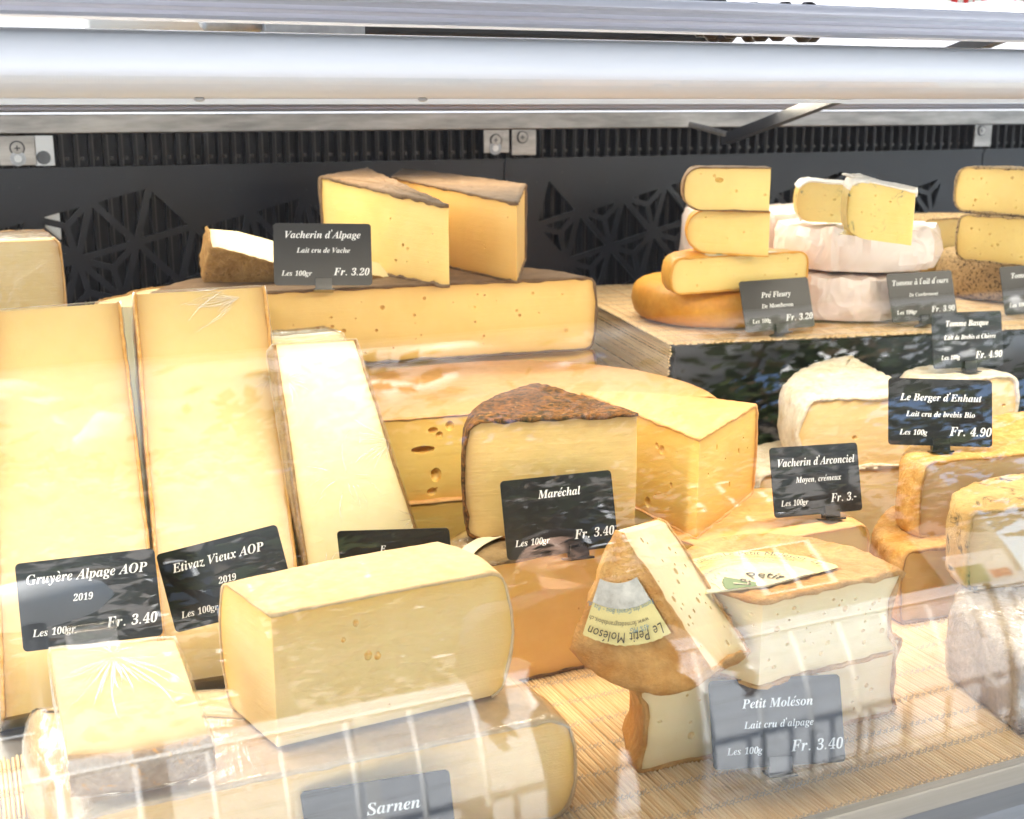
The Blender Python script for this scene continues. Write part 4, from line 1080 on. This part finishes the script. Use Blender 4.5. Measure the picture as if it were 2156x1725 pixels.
# wrapped block far left, pale wheel behind, slice behind the pale slab
y = 1.34
A0 = Py(-60, 510, y); B0 = Py(122, 506, y); zz = (A0.z+B0.z)/2
cheese('wrapped_block', 'upright gold block in creased cling film against the back wall at the left', [((A0.x, y), 'cut', 0), ((B0.x, y-.004), 'rind', 0), ((B0.x-.004, y+.1), 'rind', 0), ((A0.x, y+.1), 'rind', 0)], .10, zz, M['gruy'], M['r_gold'],
       rnd=.004, bulge=.002, wrap=M['wrap'], top='cut', bot='cut')
cheese('cut_wheel', 'tan half wheel supporting the upright wrapped block at the left', [((A0.x-.02, y-.02), 'cut', 0), ((B0.x+.02, y-.02), 'rind', .02), ((B0.x+.0, y+.24), 'rind', .02), ((A0.x-.02, y+.24), 'rind', 0)], .0, .0985, M['gruy'], M['r_tan'], bulge=.004, rnd=.006)
zz = .243
cheese('cut_wheel', 'pale cut wheel half hidden behind the tall leaning slabs', [(P3((196, 645), zz), 'cut', 0), (P3((560, 650), zz), 'rind', .0), (P3((440, 604), zz), 'rind', .03), (P3((262, 622), zz), 'rind', .01)], .0, zz, M['pale'], M['r_tan'], top='cut', bulge=.003, rnd=.004)
cheese('thin_slice', 'thin wrapped pale slice behind the shorter leaning slab', [((Py(572, 712, 1.10).x, 1.10), 'cut', 0), ((Py(726, 706, 1.10).x, 1.10), 'rind', 0), ((Py(726, 706, 1.10).x-.006, 1.135), 'cut', 0), ((Py(572, 712, 1.10).x, 1.135), 'cut', 0)], .0, Py(650, 709, 1.10).z, M['pale'], M['r_edge'], top='cut', bot='cut', rnd=.002, wrap=M['wrap2'])

# ------------------------------------------------------------------ middle: peach wheels, dark wheel, wedges
zl = .095
cheese('peach_wheel', 'flat peach rinded wheel piece under the square-cut wedge on the right', [(P3((1500, 1160), zl), 'cut', 0), (P3((1824, 1105), zl), 'rind', .006), (P3((1655, 1030), zl), 'rind', .004), (P3((1575, 1030), zl), 'cut', 0), (P3((1345, 1108), zl), 'cut', 0)], Zm, zl, M['peachp'], M['r_peach'],
       bulge=.004, rnd=.006, holes=[(0, 5, .0012, .003)], th=.0012)
zk = .168; ka = (.285, 1.058); kb = P3((1524, 838), zk); kb = (kb[0], kb[1]+.012)
cheese('peach_wheel', 'upper peach rinded half wheel with large eyes in its yellow cut face', [(ka, 'cut', 0), (kb, 'rind', .235)], .0885, zk, M['peachp'], M['r_peach'], bulge=.005, rnd=.009, th=.0012, step=.009, jit=.0004,
       big=[(0, .245, .62, .012, .0038), (0, .275, .30, .0055, .0072), (0, .265, .10, .0050, .0040), (0, .27, .84, .0050, .0034), (0, .31, .88, .0045, .0050), (0, .285, .78, .0036, .0036), (0, .36, .5, .003, .003)], holes=[(0, 10, .0012, .003)])
cheese('peach_wheel', 'lower peach rinded half wheel mostly hidden under the upper one', [((ka[0], ka[1]-.006), 'cut', 0), ((kb[0]-.03, kb[1]+.004), 'rind', .225)], .0, .087, M['peachp'], M['r_peach'], bulge=.005, rnd=.009, step=.01, holes=[(0, 16, .0015, .0045)])
zd = .105
cheese('dark_rinded_half_wheel', 'dark rinded amber half wheel under the wedge with the speckled brown top', [(P3((948, 1206), zd), 'cut', 0), (P3((1395, 1126), zd), 'rind', .095)], Zm, zd, M['amberp'], M['r_darkgrey'], bulge=.006, rnd=.008, wrap=M['wrap2'], th=.0012, holes=[(0, 4, .001, .002)], edgew=.004)
lab = P3((1035, 1160), zd)
zmb = zd+.004
a = P3((988, 1136), zmb); b = P3((1336, 1114), zmb); zt = ztop(b, 874); bk = P3((1120, 806), zt); bk = (bk[0], bk[1])
cheese('dark_wedge', 'gold wedge with speckled dark brown rind standing above the dark wheel', [(a, 'cut', 0), (b, 'cut', 0), (bk, 'rind', .018)], zmb, zt, M['mare'], M['r_dark'], bulge=.004, rnd=.010, amp=.0008, th=.0018, jit=.0016, rough=.0014, edgew=.008, bot='rind')
mb = MB(); cs = [(lab[0]+.015+.10*math.cos(R(t)), lab[1]-.050+.10*math.sin(R(t)), zd+.0046) for t in range(100, 150, 5)]
v = []
for r in (.082, .094):
    for t in range(95, 160, 5): v.append((lab[0]+.045+r*math.cos(R(t)), lab[1]-.062+r*math.sin(R(t)), zd+.0048))
n = len(v)//2; f = [(i, i+1, n+i+1, n+i) for i in range(n-1)]
o = obj('paper_band', v+[(x, y, z+.0005) for x, y, z in v], [q[::-1] for q in f]+[tuple(i+2*n for i in q) for q in f], M['labelwhite'])
tag(o, 'curved white paper band on the dark wheel beside the speckled wedge', 'paper label')
znb = zl+.0018
a = P3((1465, 1133), znb); zt = ztop(a, 926); r_ = P3((1592, 851), zt); k1 = P3((1300, 824), zt); k2 = P3((1222, 826), zt)
cheese('square_cut_wedge', 'yellow wedge with peach top and few eyes beside the speckled wedge', [(a, 'cut', 0), (r_, 'rind', .006), (k1, 'rind', .0), (k2, 'cut', 0)], znb, zt, M['peachp'], M['r_peach'], bulge=.003, rnd=.004, th=.0014, jit=.0016, rough=.0006,
       big=[(3, .72, .74, .0045, .0045), (3, .68, .76, .003, .003), (3, .62, .12, .005, .0052), (3, .80, .42, .0022, .0026), (0, .3, .8, .002, .003), (0, .7, .6, .0022, .003), (0, .55, .3, .002, .003)], holes=[(3, 5, .001, .0022), (0, 8, .0008, .0018)])

# ------------------------------------------------------------------ back: big half wheel with three pieces on it
zf0, zf = .1735, .2545
fa0 = Vector(P3((577, 775), zf0)); fb0 = Vector(P3((1246, 733), zf0)); d = (fb0-fa0)
fa = fa0-d*.36; fb = fb0
cheese('alpine_half_wheel', 'big brown rinded half wheel with small eyes, carrying two tall wedges', [(tuple(fa), 'cut', 0), (tuple(fb), 'rind', .215)], zf0, zf, M['vach'], M['r_brown2'], bulge=.004, rnd=.007, step=.009, th=.0016, jit=.0016, rough=.0012, edgew=.006,
       holes=[(0, 46, .0010, .0034)])
cheese('alpine_half_wheel', 'brown rinded half wheel just showing beneath the big half wheel', [(tuple(fa+Vector((.0, .010))), 'cut', 0), (tuple(fb+Vector((.010, .012))), 'rind', .215)], .0, zf0-.003, M['vach2'], M['r_brown'], bulge=.004, rnd=.010, step=.012, th=.0016)
zi = zf+.0032
def Yx(px, py, y): p = Py(px, py, y); return (p.x, p.y)
a = P3((946, 603), zi); zt = ztop(a, 437); tl = Yx(676, 363, 1.50); tb = Yx(772, 361, 1.56)
cheese('tall_wedge', 'tall pale wedge with scattered eyes, left of the two on the half wheel', [(tl, 'cut', 0), (a, 'cut', 0), (tb, 'rind', .0)], zi, zt, M['vach'], M['r_brown2'], rnd=.002, slope=.075, th=.0024, jit=.0026, rough=.002, edgew=.004, amp=.001,
       holes=[(0, 15, .0012, .0030)])
a = P3((1088, 593), zi); zt = ztop(a, 430); tl = Yx(825, 377, 1.54); rb_ = Yx(1105, 363, 1.42); k1 = None; k2 = Yx(850, 361, 1.64)
cheese('tall_wedge', 'tall gold wedge with broad brown top, right of the two on the half wheel', [(tl, 'cut', 0), (a, 'cut', 0), (rb_, 'rind', .006), (k2, 'cut', 0)], zi, zt, M['vach2'], M['r_brown2'], rnd=.002, slope=.045, th=.0016, jit=.0016, rough=.0012, edgew=.004,
       holes=[(0, 7, .001, .0026)])
q0 = Py(446, 522, 1.372); q1 = Py(868, 594, 1.345); Mx = frame(q0, q1, q0+Vector((.02, .10, .050)))
poly_slab('flat_wedge', 'flat wedge lying with its pale cut side up and brown rind in front', [(446, 524), (578, 556), (787, 583), (868, 596), (856, 566), (787, 551), (578, 508), (500, 487), (438, 482)], Mx, .046, M['pale'], M['r_tan'],
      [('rind', 0), ('rind', 0), ('rind', 0), ('cut', 0), ('cut', 0), ('cut', 0), ('cut', 0), ('cut', 0), ('rind', 0)], top='cut', bot='cut', rnd=.001, amp=.001, wav=.002, th=.0022, jit=.0022, rough=.003, edgew=.003)

# ------------------------------------------------------------------ right: soft white-rind pieces, washed wheels, mottled ones
zo = .091
a = P3((1690, 984), zo); b = P3((1922, 976), zo); zt = ztop(a, 842); bk = P3((1784, 750), zt)
cheese('bloomy_wedge', 'cream wedge with wrinkled white rind standing behind two price signs', [(a, 'cut', 0), (b, 'cut', 0), (bk, 'rind', .038)], zo, zt, M['soft'], M['r_bloom'], bulge=.006, rnd=.012, amp=.0018, topamp=.002, th=.0028, jit=.0020, rough=.0022, edgew=.006,
       big=[(0, .45, .42, .003, .0026), (0, .78, .45, .002, .001)])
cheese('bloomy_half_wheel', 'cream half wheel with white rind under the wrinkled wedge', [(tuple(Vector(a)+Vector((-.045, .006))), 'cut', 0), (tuple(Vector(b)+Vector((.01, .0))), 'rind', .12)], .0, zo-.004, M['soft'], M['r_bloom'], bulge=.006, rnd=.008, amp=.0014, th=.0026, jit=.0016, rough=.0018)
zt = .160
a = P3((1948, 807), zt); b = P3((2137, 792), zt)
cheese('bloomy_half_wheel', 'white rinded half wheel at the right carrying a price sign', [(a, 'cut', 0), (b, 'rind', .075)], .09, zt, M['soft'], M['r_bloom'], bulge=.006, rnd=.010, amp=.0018, topamp=.0015, th=.0026, jit=.002, rough=.002, big=[(0, .9, .55, .003, .0016)])
cheese('bloomy_half_wheel', 'white rinded half wheel hidden under the one at the right', [(a, 'cut', 0), (tuple(Vector(b)+Vector((.02, 0))), 'rind', .085)], .0, .0868, M['soft'], M['r_bloom'], bulge=.006, rnd=.010)
r0 = P3((1896, 1312), Zm); zr = ztop(r0, 1164)
r1 = tuple(Vector(r0)+Vector((.19, -.016))); r2 = tuple(Vector(r0)+Vector((.22, .11))); r3 = P3((1852, 1098), zr)
cheese('washed_half_wheel', 'orange rinded half wheel on the mat, under the one bearing a sign', [(r0, 'cut', 0), (r1, 'rind', .03), (r2, 'rind', .03), (r3, 'rind', .012)], Zm, zr, M['amberp'], M['r_gold'], bulge=.003, rnd=.006, th=.0020, jit=.0008, rough=.0012, edgew=.005)
zq = zr+.0022
q0 = P3((1936, 1132), zq); z2 = ztop(q0, 975)
q1 = tuple(Vector(q0)+Vector((.20, -.033))); q2 = tuple(Vector(q0)+Vector((.26, .10))); q3 = P3((1903, 952), z2)
cheese('washed_half_wheel', 'beige half wheel with grainy orange rind bearing a black price sign', [(q0, 'cut', 0), (q1, 'rind', .02), (q2, 'rind', .03), (q3, 'rind', .004)], zq, z2, M['beige'], M['r_gold'], bulge=.002, rnd=.006, th=.0020, jit=.0008, rough=.0012, edgew=.006, holes=[(0, 12, .0006, .0012)])
t0 = P3((1998, 1424), Zm); t1 = P3((2149, 1548), Zm); zt = .064
cheese('mottled_wedge', 'grey mottled wedge in loose cling film at the right front corner', [(t0, 'rind', 0), (t1, 'rind', 0), (tuple(Vector(t1)+Vector((.13, .04))), 'rind', 0), (tuple(Vector(t0)+Vector((.12, .07))), 'rind', .01)], Zm, zt, M['beige'], M['r_grey'], bulge=.002, rnd=.005, amp=.0010, th=.0018, rough=.0014, wrap=M['wrap'])
zs2 = zt+.0030
s0 = P3((2034, 1240), zs2); zz = ztop(s0, 1080); s1 = tuple(Vector(s0)+Vector((.13, -.030))); s2 = tuple(Vector(s0)+Vector((.15, .05))); s3 = tuple(Vector(s0)+Vector((.065, .062)))
cheese('mould_topped_wedge', 'tan wedge with black spotted cream top at the right edge', [(s0, 'cut', 0), (s1, 'rind', .01), (s2, 'rind', .01), (s3, 'rind', .016)], zs2, zz, M['tan'], M['r_mould'], bulge=.002, rnd=.006, amp=.0014, topamp=.0025, th=.0022, rough=.0018, jit=.001, edgew=.007)

# ------------------------------------------------------------------ riser: small tommes
ZT = RZ+.0025
vd = Vector((math.sin(YAW+.07), math.cos(YAW+.07)))
def disc_edges(c, r): return [((c[0]+r*math.cos(t*2*math.pi/8), c[1]+r*math.sin(t*2*math.pi/8)), 'rind', r*(1-math.cos(math.pi/8))) for t in range(8)]
f0 = Vector(P3((1528, 704), ZT))+vd*.035; cc = f0+vd*.100; h1 = ZT+.047
cheese('orange_tomme', 'whole orange rinded tomme at the bottom of the orange stack', disc_edges(cc, .100), ZT, h1, M['tom'], M['r_orange'], bulge=.007, rnd=.012, step=.008, th=.0012)
zz = h1+.0026
a = Vector(P3((1424, 628), zz))+vd*.032; b = Vector(P3((1700, 608), zz))+vd*.032; h2 = ztop(b, 530)
OH = [(tuple(a), 'cut', 0), (tuple(b), 'rind', .085)]
hroot = cheese('orange_half_tomme', 'orange rinded half tomme with green and white label, under two wedges', OH, zz, h2, M['tom'], M['r_orange'], bulge=.005, rnd=.008, th=.0012, holes=[(0, 12, .0008, .0022)], edgew=.005)
cl = Vector((0, .032)); n = 20
v = [(.05*math.cos(R(t*9)), .026+.042*math.sin(R(t*9)) if math.sin(R(t*9)) > 0 else .026, h2-zz+.0018) for t in range(21)]
v = [(-.052+.104*k/20, -.012, 0) for k in range(0)]+[(x*.95, y-.03, z) for x, y, z in v]
o = obj('label', v+[(x, y, z+.0005) for x, y, z in v], [tuple(range(21))[::-1], tuple(range(21, 42))]+[(i, (i+1) % 21, 21+(i+1) % 21, 21+i) for i in range(21)], M['labelwhite'], hroot)
v3 = [(x*.7, (y+.004)*.7, z+.001) for x, y, z in v]
obj('label', v3+[(x, y, z+.0005) for x, y, z in v3], [tuple(range(21))[::-1], tuple(range(21, 42))]+[(i, (i+1) % 21, 21+(i+1) % 21, 21+i) for i in range(21)], M['labelgreen'], hroot)
zz = h2+.0030
a = Vector(P3((1462, 531), zz)); b = Vector(P3((1617, 540), zz)); h3 = ztop(b, 448); bk = b+vd*.055+Vector((-.012, 0))
cheese('tomme_wedge', 'cream tomme wedge in the middle of the orange stack', [(tuple(a), 'cut', 0), (tuple(b), 'cut', 0), (tuple(bk), 'rind', .0), (tuple(a+vd*.04), 'rind', .0)], zz, h3, M['tom'], M['r_orange'], bulge=.009, rnd=.014, th=.0010, edgew=.004, holes=[(0, 7, .0008, .002)])
zz = h3+.0024
a = Vector(P3((1452, 442), zz)); b = Vector(P3((1619, 445), zz)); h4 = ztop(b, 355); bk = b+vd*.055+Vector((-.004, 0))
cheese('tomme_wedge', 'cream tomme wedge on top of the orange stack', [(tuple(a), 'cut', 0), (tuple(b), 'cut', 0), (tuple(bk), 'rind', .0), (tuple(a+vd*.05), 'rind', .0)], zz, h4, M['tom'], M['r_brown'], bulge=.008, rnd=.012, th=.0010, edgew=.004, holes=[(0, 6, .0008, .0024)], big=[(0, .36, .72, .005, .003)])

def paper_wheel(label, c, r, z0, z1, seed):
    """wheel folded in waxed paper: facets and pleats are modelled"""
    rs = random.Random(seed); root = thing('paper_wrapped_wheel', label, 'cheese', Matrix.Translation((c[0], c[1], z0)), 'wheels wrapped in white waxed paper')
    n = 72; V = []; F = []; h = z1-z0; off = Vector((seed*3.3, seed*1.9, 0))
    prof = [(.0, .0), (.7, .0), (.95, .001), (1.0, .010), (1.015, h*.35), (1.012, h*.6), (1.0, h-.012), (.955, h-.0015), (.75, h+.0005), (.45, h+.0005), (.0, h)]
    for k, (pr, pz) in enumerate(prof):
        for i in range(n):
            a = 2*math.pi*i/n; fac = 1+.035*abs(noise.noise(Vector((math.cos(a)*2.2, math.sin(a)*2.2, pz*26))+off))*(pr > .9)
            fold = .011*(abs(noise.noise(Vector((math.cos(a)*4.2, math.sin(a)*4.2, pr*3+pz*22))+off*2))-.2)+.0012*abs(math.sin(9*a+pz*60))
            V.append(((pr*r*fac+fold*(pr > .6))*math.cos(a), (pr*r*fac+fold*(pr > .6))*math.sin(a), pz+fold*(.2 < pr)*(.6 if pr < .9 else .9)*(pz > .01)))
    for k in range(len(prof)-1):
        for i in range(n): F.append((k*n+i, k*n+(i+1) % n, (k+1)*n+(i+1) % n, (k+1)*n+i))
    o = obj('paper', V, F, M['paper'], root, False)
    bm = bmesh.new(); bm.from_mesh(o.data); bmesh.ops.remove_doubles(bm, verts=bm.verts, dist=1e-6); bmesh.ops.recalc_face_normals(bm, faces=bm.faces)
    for f in bm.faces: f.smooth = True
    for e in bm.edges:
        if len(e.link_faces) == 2 and e.calc_face_angle(0) > R(24): e.smooth = False
    bm.to_mesh(o.data); bm.free()
    return root
f0 = Vector(P3((1800, 680), ZT)); pc = f0+vd*.102; hp = ZT+.055
paper_wheel('white paper wrapped wheel at the bottom of the paper wrapped stack', pc, .100, ZT, hp, 2)
pc2 = pc+Vector((.016, -.004)); hp2 = hp+.003+.056
paper_wheel('white paper wrapped wheel carrying two green flecked wedges', pc2, .102, hp+.006, hp2, 5)
pc3 = Vector((pc.x+.02, pc.y+.205)); paper_wheel('white paper wrapped wheel standing behind the others near the back wall', (pc3.x-.03, pc3.y-.0), .092, ZT, ZT+.118, 9)
zz = hp2+.006
a = Vector(P3((1792, 500), zz)); b = Vector(P3((1918, 517), zz)); ht = ztop(b, 405)
cheese('herb_tomme_wedge', 'front green flecked wedge with white rind on the paper wrapped wheel', [(tuple(a), 'cut', 0), (tuple(b), 'cut', 0), (tuple(b+vd*.035+Vector((.012, 0))), 'rind', .0), (tuple(a+vd*.05), 'rind', .0)], zz, ht, M['herb'], M['r_white'], bot='cut', slope=.10, skin_top=True, bulge=.006, rnd=.012, th=.0014, edgew=.005, jit=.001, holes=[(0, 16, .0008, .0022), (1, 3, .0008, .002)])
a = Vector(P3((1698, 474), zz))+vd*.045; b = Vector(P3((1825, 478), zz))+vd*.045; ht = ztop(b, 392)
cheese('herb_tomme_wedge', 'rear green flecked wedge with white rind on the paper wrapped wheel', [(tuple(a), 'cut', 0), (tuple(b), 'cut', 0), (tuple(b+vd*.04), 'rind', .0), (tuple(a+vd*.04), 'rind', .0)], zz, ht, M['herb'], M['r_white'], bot='cut', slope=.10, skin_top=True, bulge=.006, rnd=.012, th=.0014, edgew=.005, jit=.001, holes=[(0, 12, .0008, .0022)])
# peppered tommes
p0 = Vector(P3((2190, 640), ZT)); pc = p0+vd*.105; hp = ZT+.058
cheese('peppered_tomme', 'whole peppered tomme under the two peppered halves at the right edge', disc_edges(pc, .105), ZT, hp, M['pep'], M['r_pep'], bulge=.004, rnd=.010, th=.0018, rough=.0014, amp=.001)
zz = hp+.0044
a = Vector(P3((2016, 545), zz)); b = Vector(P3((2230, 566), zz)); h2 = ztop(a, 452)
cheese('peppered_half_tomme', 'lower peppered half tomme at the right edge', [(tuple(a), 'cut', 0), (tuple(b), 'rind', .07)], zz, h2, M['pep'], M['r_pep'], bulge=.004, rnd=.010, th=.0018, rough=.0014, holes=[(0, 20, .0009, .0026)])
zz = h2+.0044
a = Vector(P3((2014, 442), zz)); b = Vector(P3((2226, 458), zz)); h3 = ztop(a, 352)
cheese('peppered_half_tomme', 'upper peppered half tomme at the right edge', [(tuple(a), 'cut', 0), (tuple(b), 'rind', .06)], zz, h3, M['pep'], M['r_pep'], bulge=.005, rnd=.012, th=.0018, rough=.0014, holes=[(0, 18, .0009, .0026)])
y = p0.y+.19
A = Py(1946, 505, y); B = Py(2040, 512, y); zt_ = Py(1960, 462, y).z
cheese('peppered_half_tomme', 'peppered half tomme standing behind the peppered stack', [((A.x, A.y), 'cut', 0), ((B.x+.04, B.y-.01), 'rind', .09)], ZT, zt_, M['pep'], M['r_pep'], bulge=.003, rnd=.008, th=.0018, rough=.0014, holes=[(0, 10, .0009, .0024)])

# ------------------------------------------------------------------ price signs
LG = ('Les 100gr', .23, .80, .31)
def L1(price, pw=.37, gr=True, cx=.79): return [('Les 100gr' if gr else 'Les 100g', .23 if gr else .24, .805, .31 if gr else .27), (price, cx, .78, pw)]
price_sign('black price sign titled Gruyère Alpage AOP in a clear clip holder', .097, -19.6, 15.7, -5.1, (.0662, .8686, .0772), [('Gruyère Alpage AOP', .505, .20, .87), ('2019', .46, .455, .145)]+L1('Fr. 3.40'), 'clear', .064, 0)
price_sign('tilted black price sign titled Etivaz Vieux AOP', .094, -26.6, 12.7, -14.9, (.1688, .8767, .0755), [('Etivaz Vieux AOP', .48, .22, .76), ('2019', .51, .50, .15)]+L1('Fr. 3.40'), 'clear', .064, .006)
price_sign('black price sign almost hidden behind the big square block', .093, -34.7, 2.4, -5.3, (.3035, .8947, .0592), [('E', .40, .26, .055)], 'clear', .050)
price_sign('black price sign titled Maréchal in front of the speckled wedge', .094, -2, 17.1, .8, (.4111, .8150, .1105), [('Maréchal', .51, .22, .385)]+L1('Fr. 3.40'), 'black', None, .012)
price_sign('black price sign titled Petit Moléson standing on the bamboo mat', .092, -19, 20.3, -.8, (.481, .6245, .0112), [('Petit Moléson', .51, .28, .54), ('Lait cru d’alpage', .51, .52, .53)]+L1('Fr. 3.40', .40, False), 'black')
price_sign('black price sign titled Vacherin d’Arconciel on the flat peach wheel', .093, .5, 17, 3.4, (.665, .8289, .1030), [('Vacherin d’Arconciel', .515, .23, .88), ('Moyen, crémeux', .52, .485, .52)]+L1('Fr. 3.-', .30), 'black', None, .012)
price_sign('black price sign titled Le Berger d’Enhaut on the beige half wheel', .094, -23.3, 18.4, 1.8, (.7961, .8300, .1490), [('Le Berger d’Enhaut', .505, .28, .79), ('Lait cru de brebis Bio', .50, .53, .665)]+L1('Fr. 4.90', .41, False), 'black')
price_sign('black price sign titled Tomme Basque on the white rinded half wheel', .094, -3.2, 13.1, 1.7, (1.0014, 1.0111, .1685), [('Tomme Basque', .50, .20, .61), ('Lait de Brebis et Chèvre', .53, .45, .74)]+L1('Fr. 4.90', .39, False), 'black')
price_sign('black price sign titled Vacherin d’Alpage on the big half wheel', .102, -12.7, 16.8, 1.6, (.355, 1.2700, .2625), [('Vacherin d’Alpage', .505, .185, .77), ('Lait cru de Vache', .505, .435, .545)]+L1('Fr. 3.20', .37), 'black')
price_sign('black price sign titled Pré Fleury in front of the orange stack', .094, -3.9, 20.1, -.8, (.8869, 1.1966, .1885), [('Pré Fleury', .50, .30, .43), ('De Montbovon', .50, .52, .46)]+L1('Fr. 3.20', .40, False), 'black')
price_sign('black price sign titled Tomme à l’ail d’ours before the paper wrapped wheels', .094, -5.9, 19.3, -.5, (1.0843, 1.1726, .1890), [('Tomme à l’ail d’ours', .50, .20, .86), ('De Combremont', .52, .46, .45)]+L1('Fr. 3.90', .37), 'black')
price_sign('black price sign before the peppered tommes, cut off by the right edge', .096, -9.6, 17.9, -1.5, (1.2541, 1.158, .1890), [('Tomme', .31, .20, .30)]+L1('Fr. 3.90', .37), 'black')
price_sign('black price sign titled Sarnen at the bottom edge, before the wide half wheel', .087, -16, 2.7, -4.9, (.2, .6263, .0100), [('Sarnen', .60, .31, .36)], 'black')
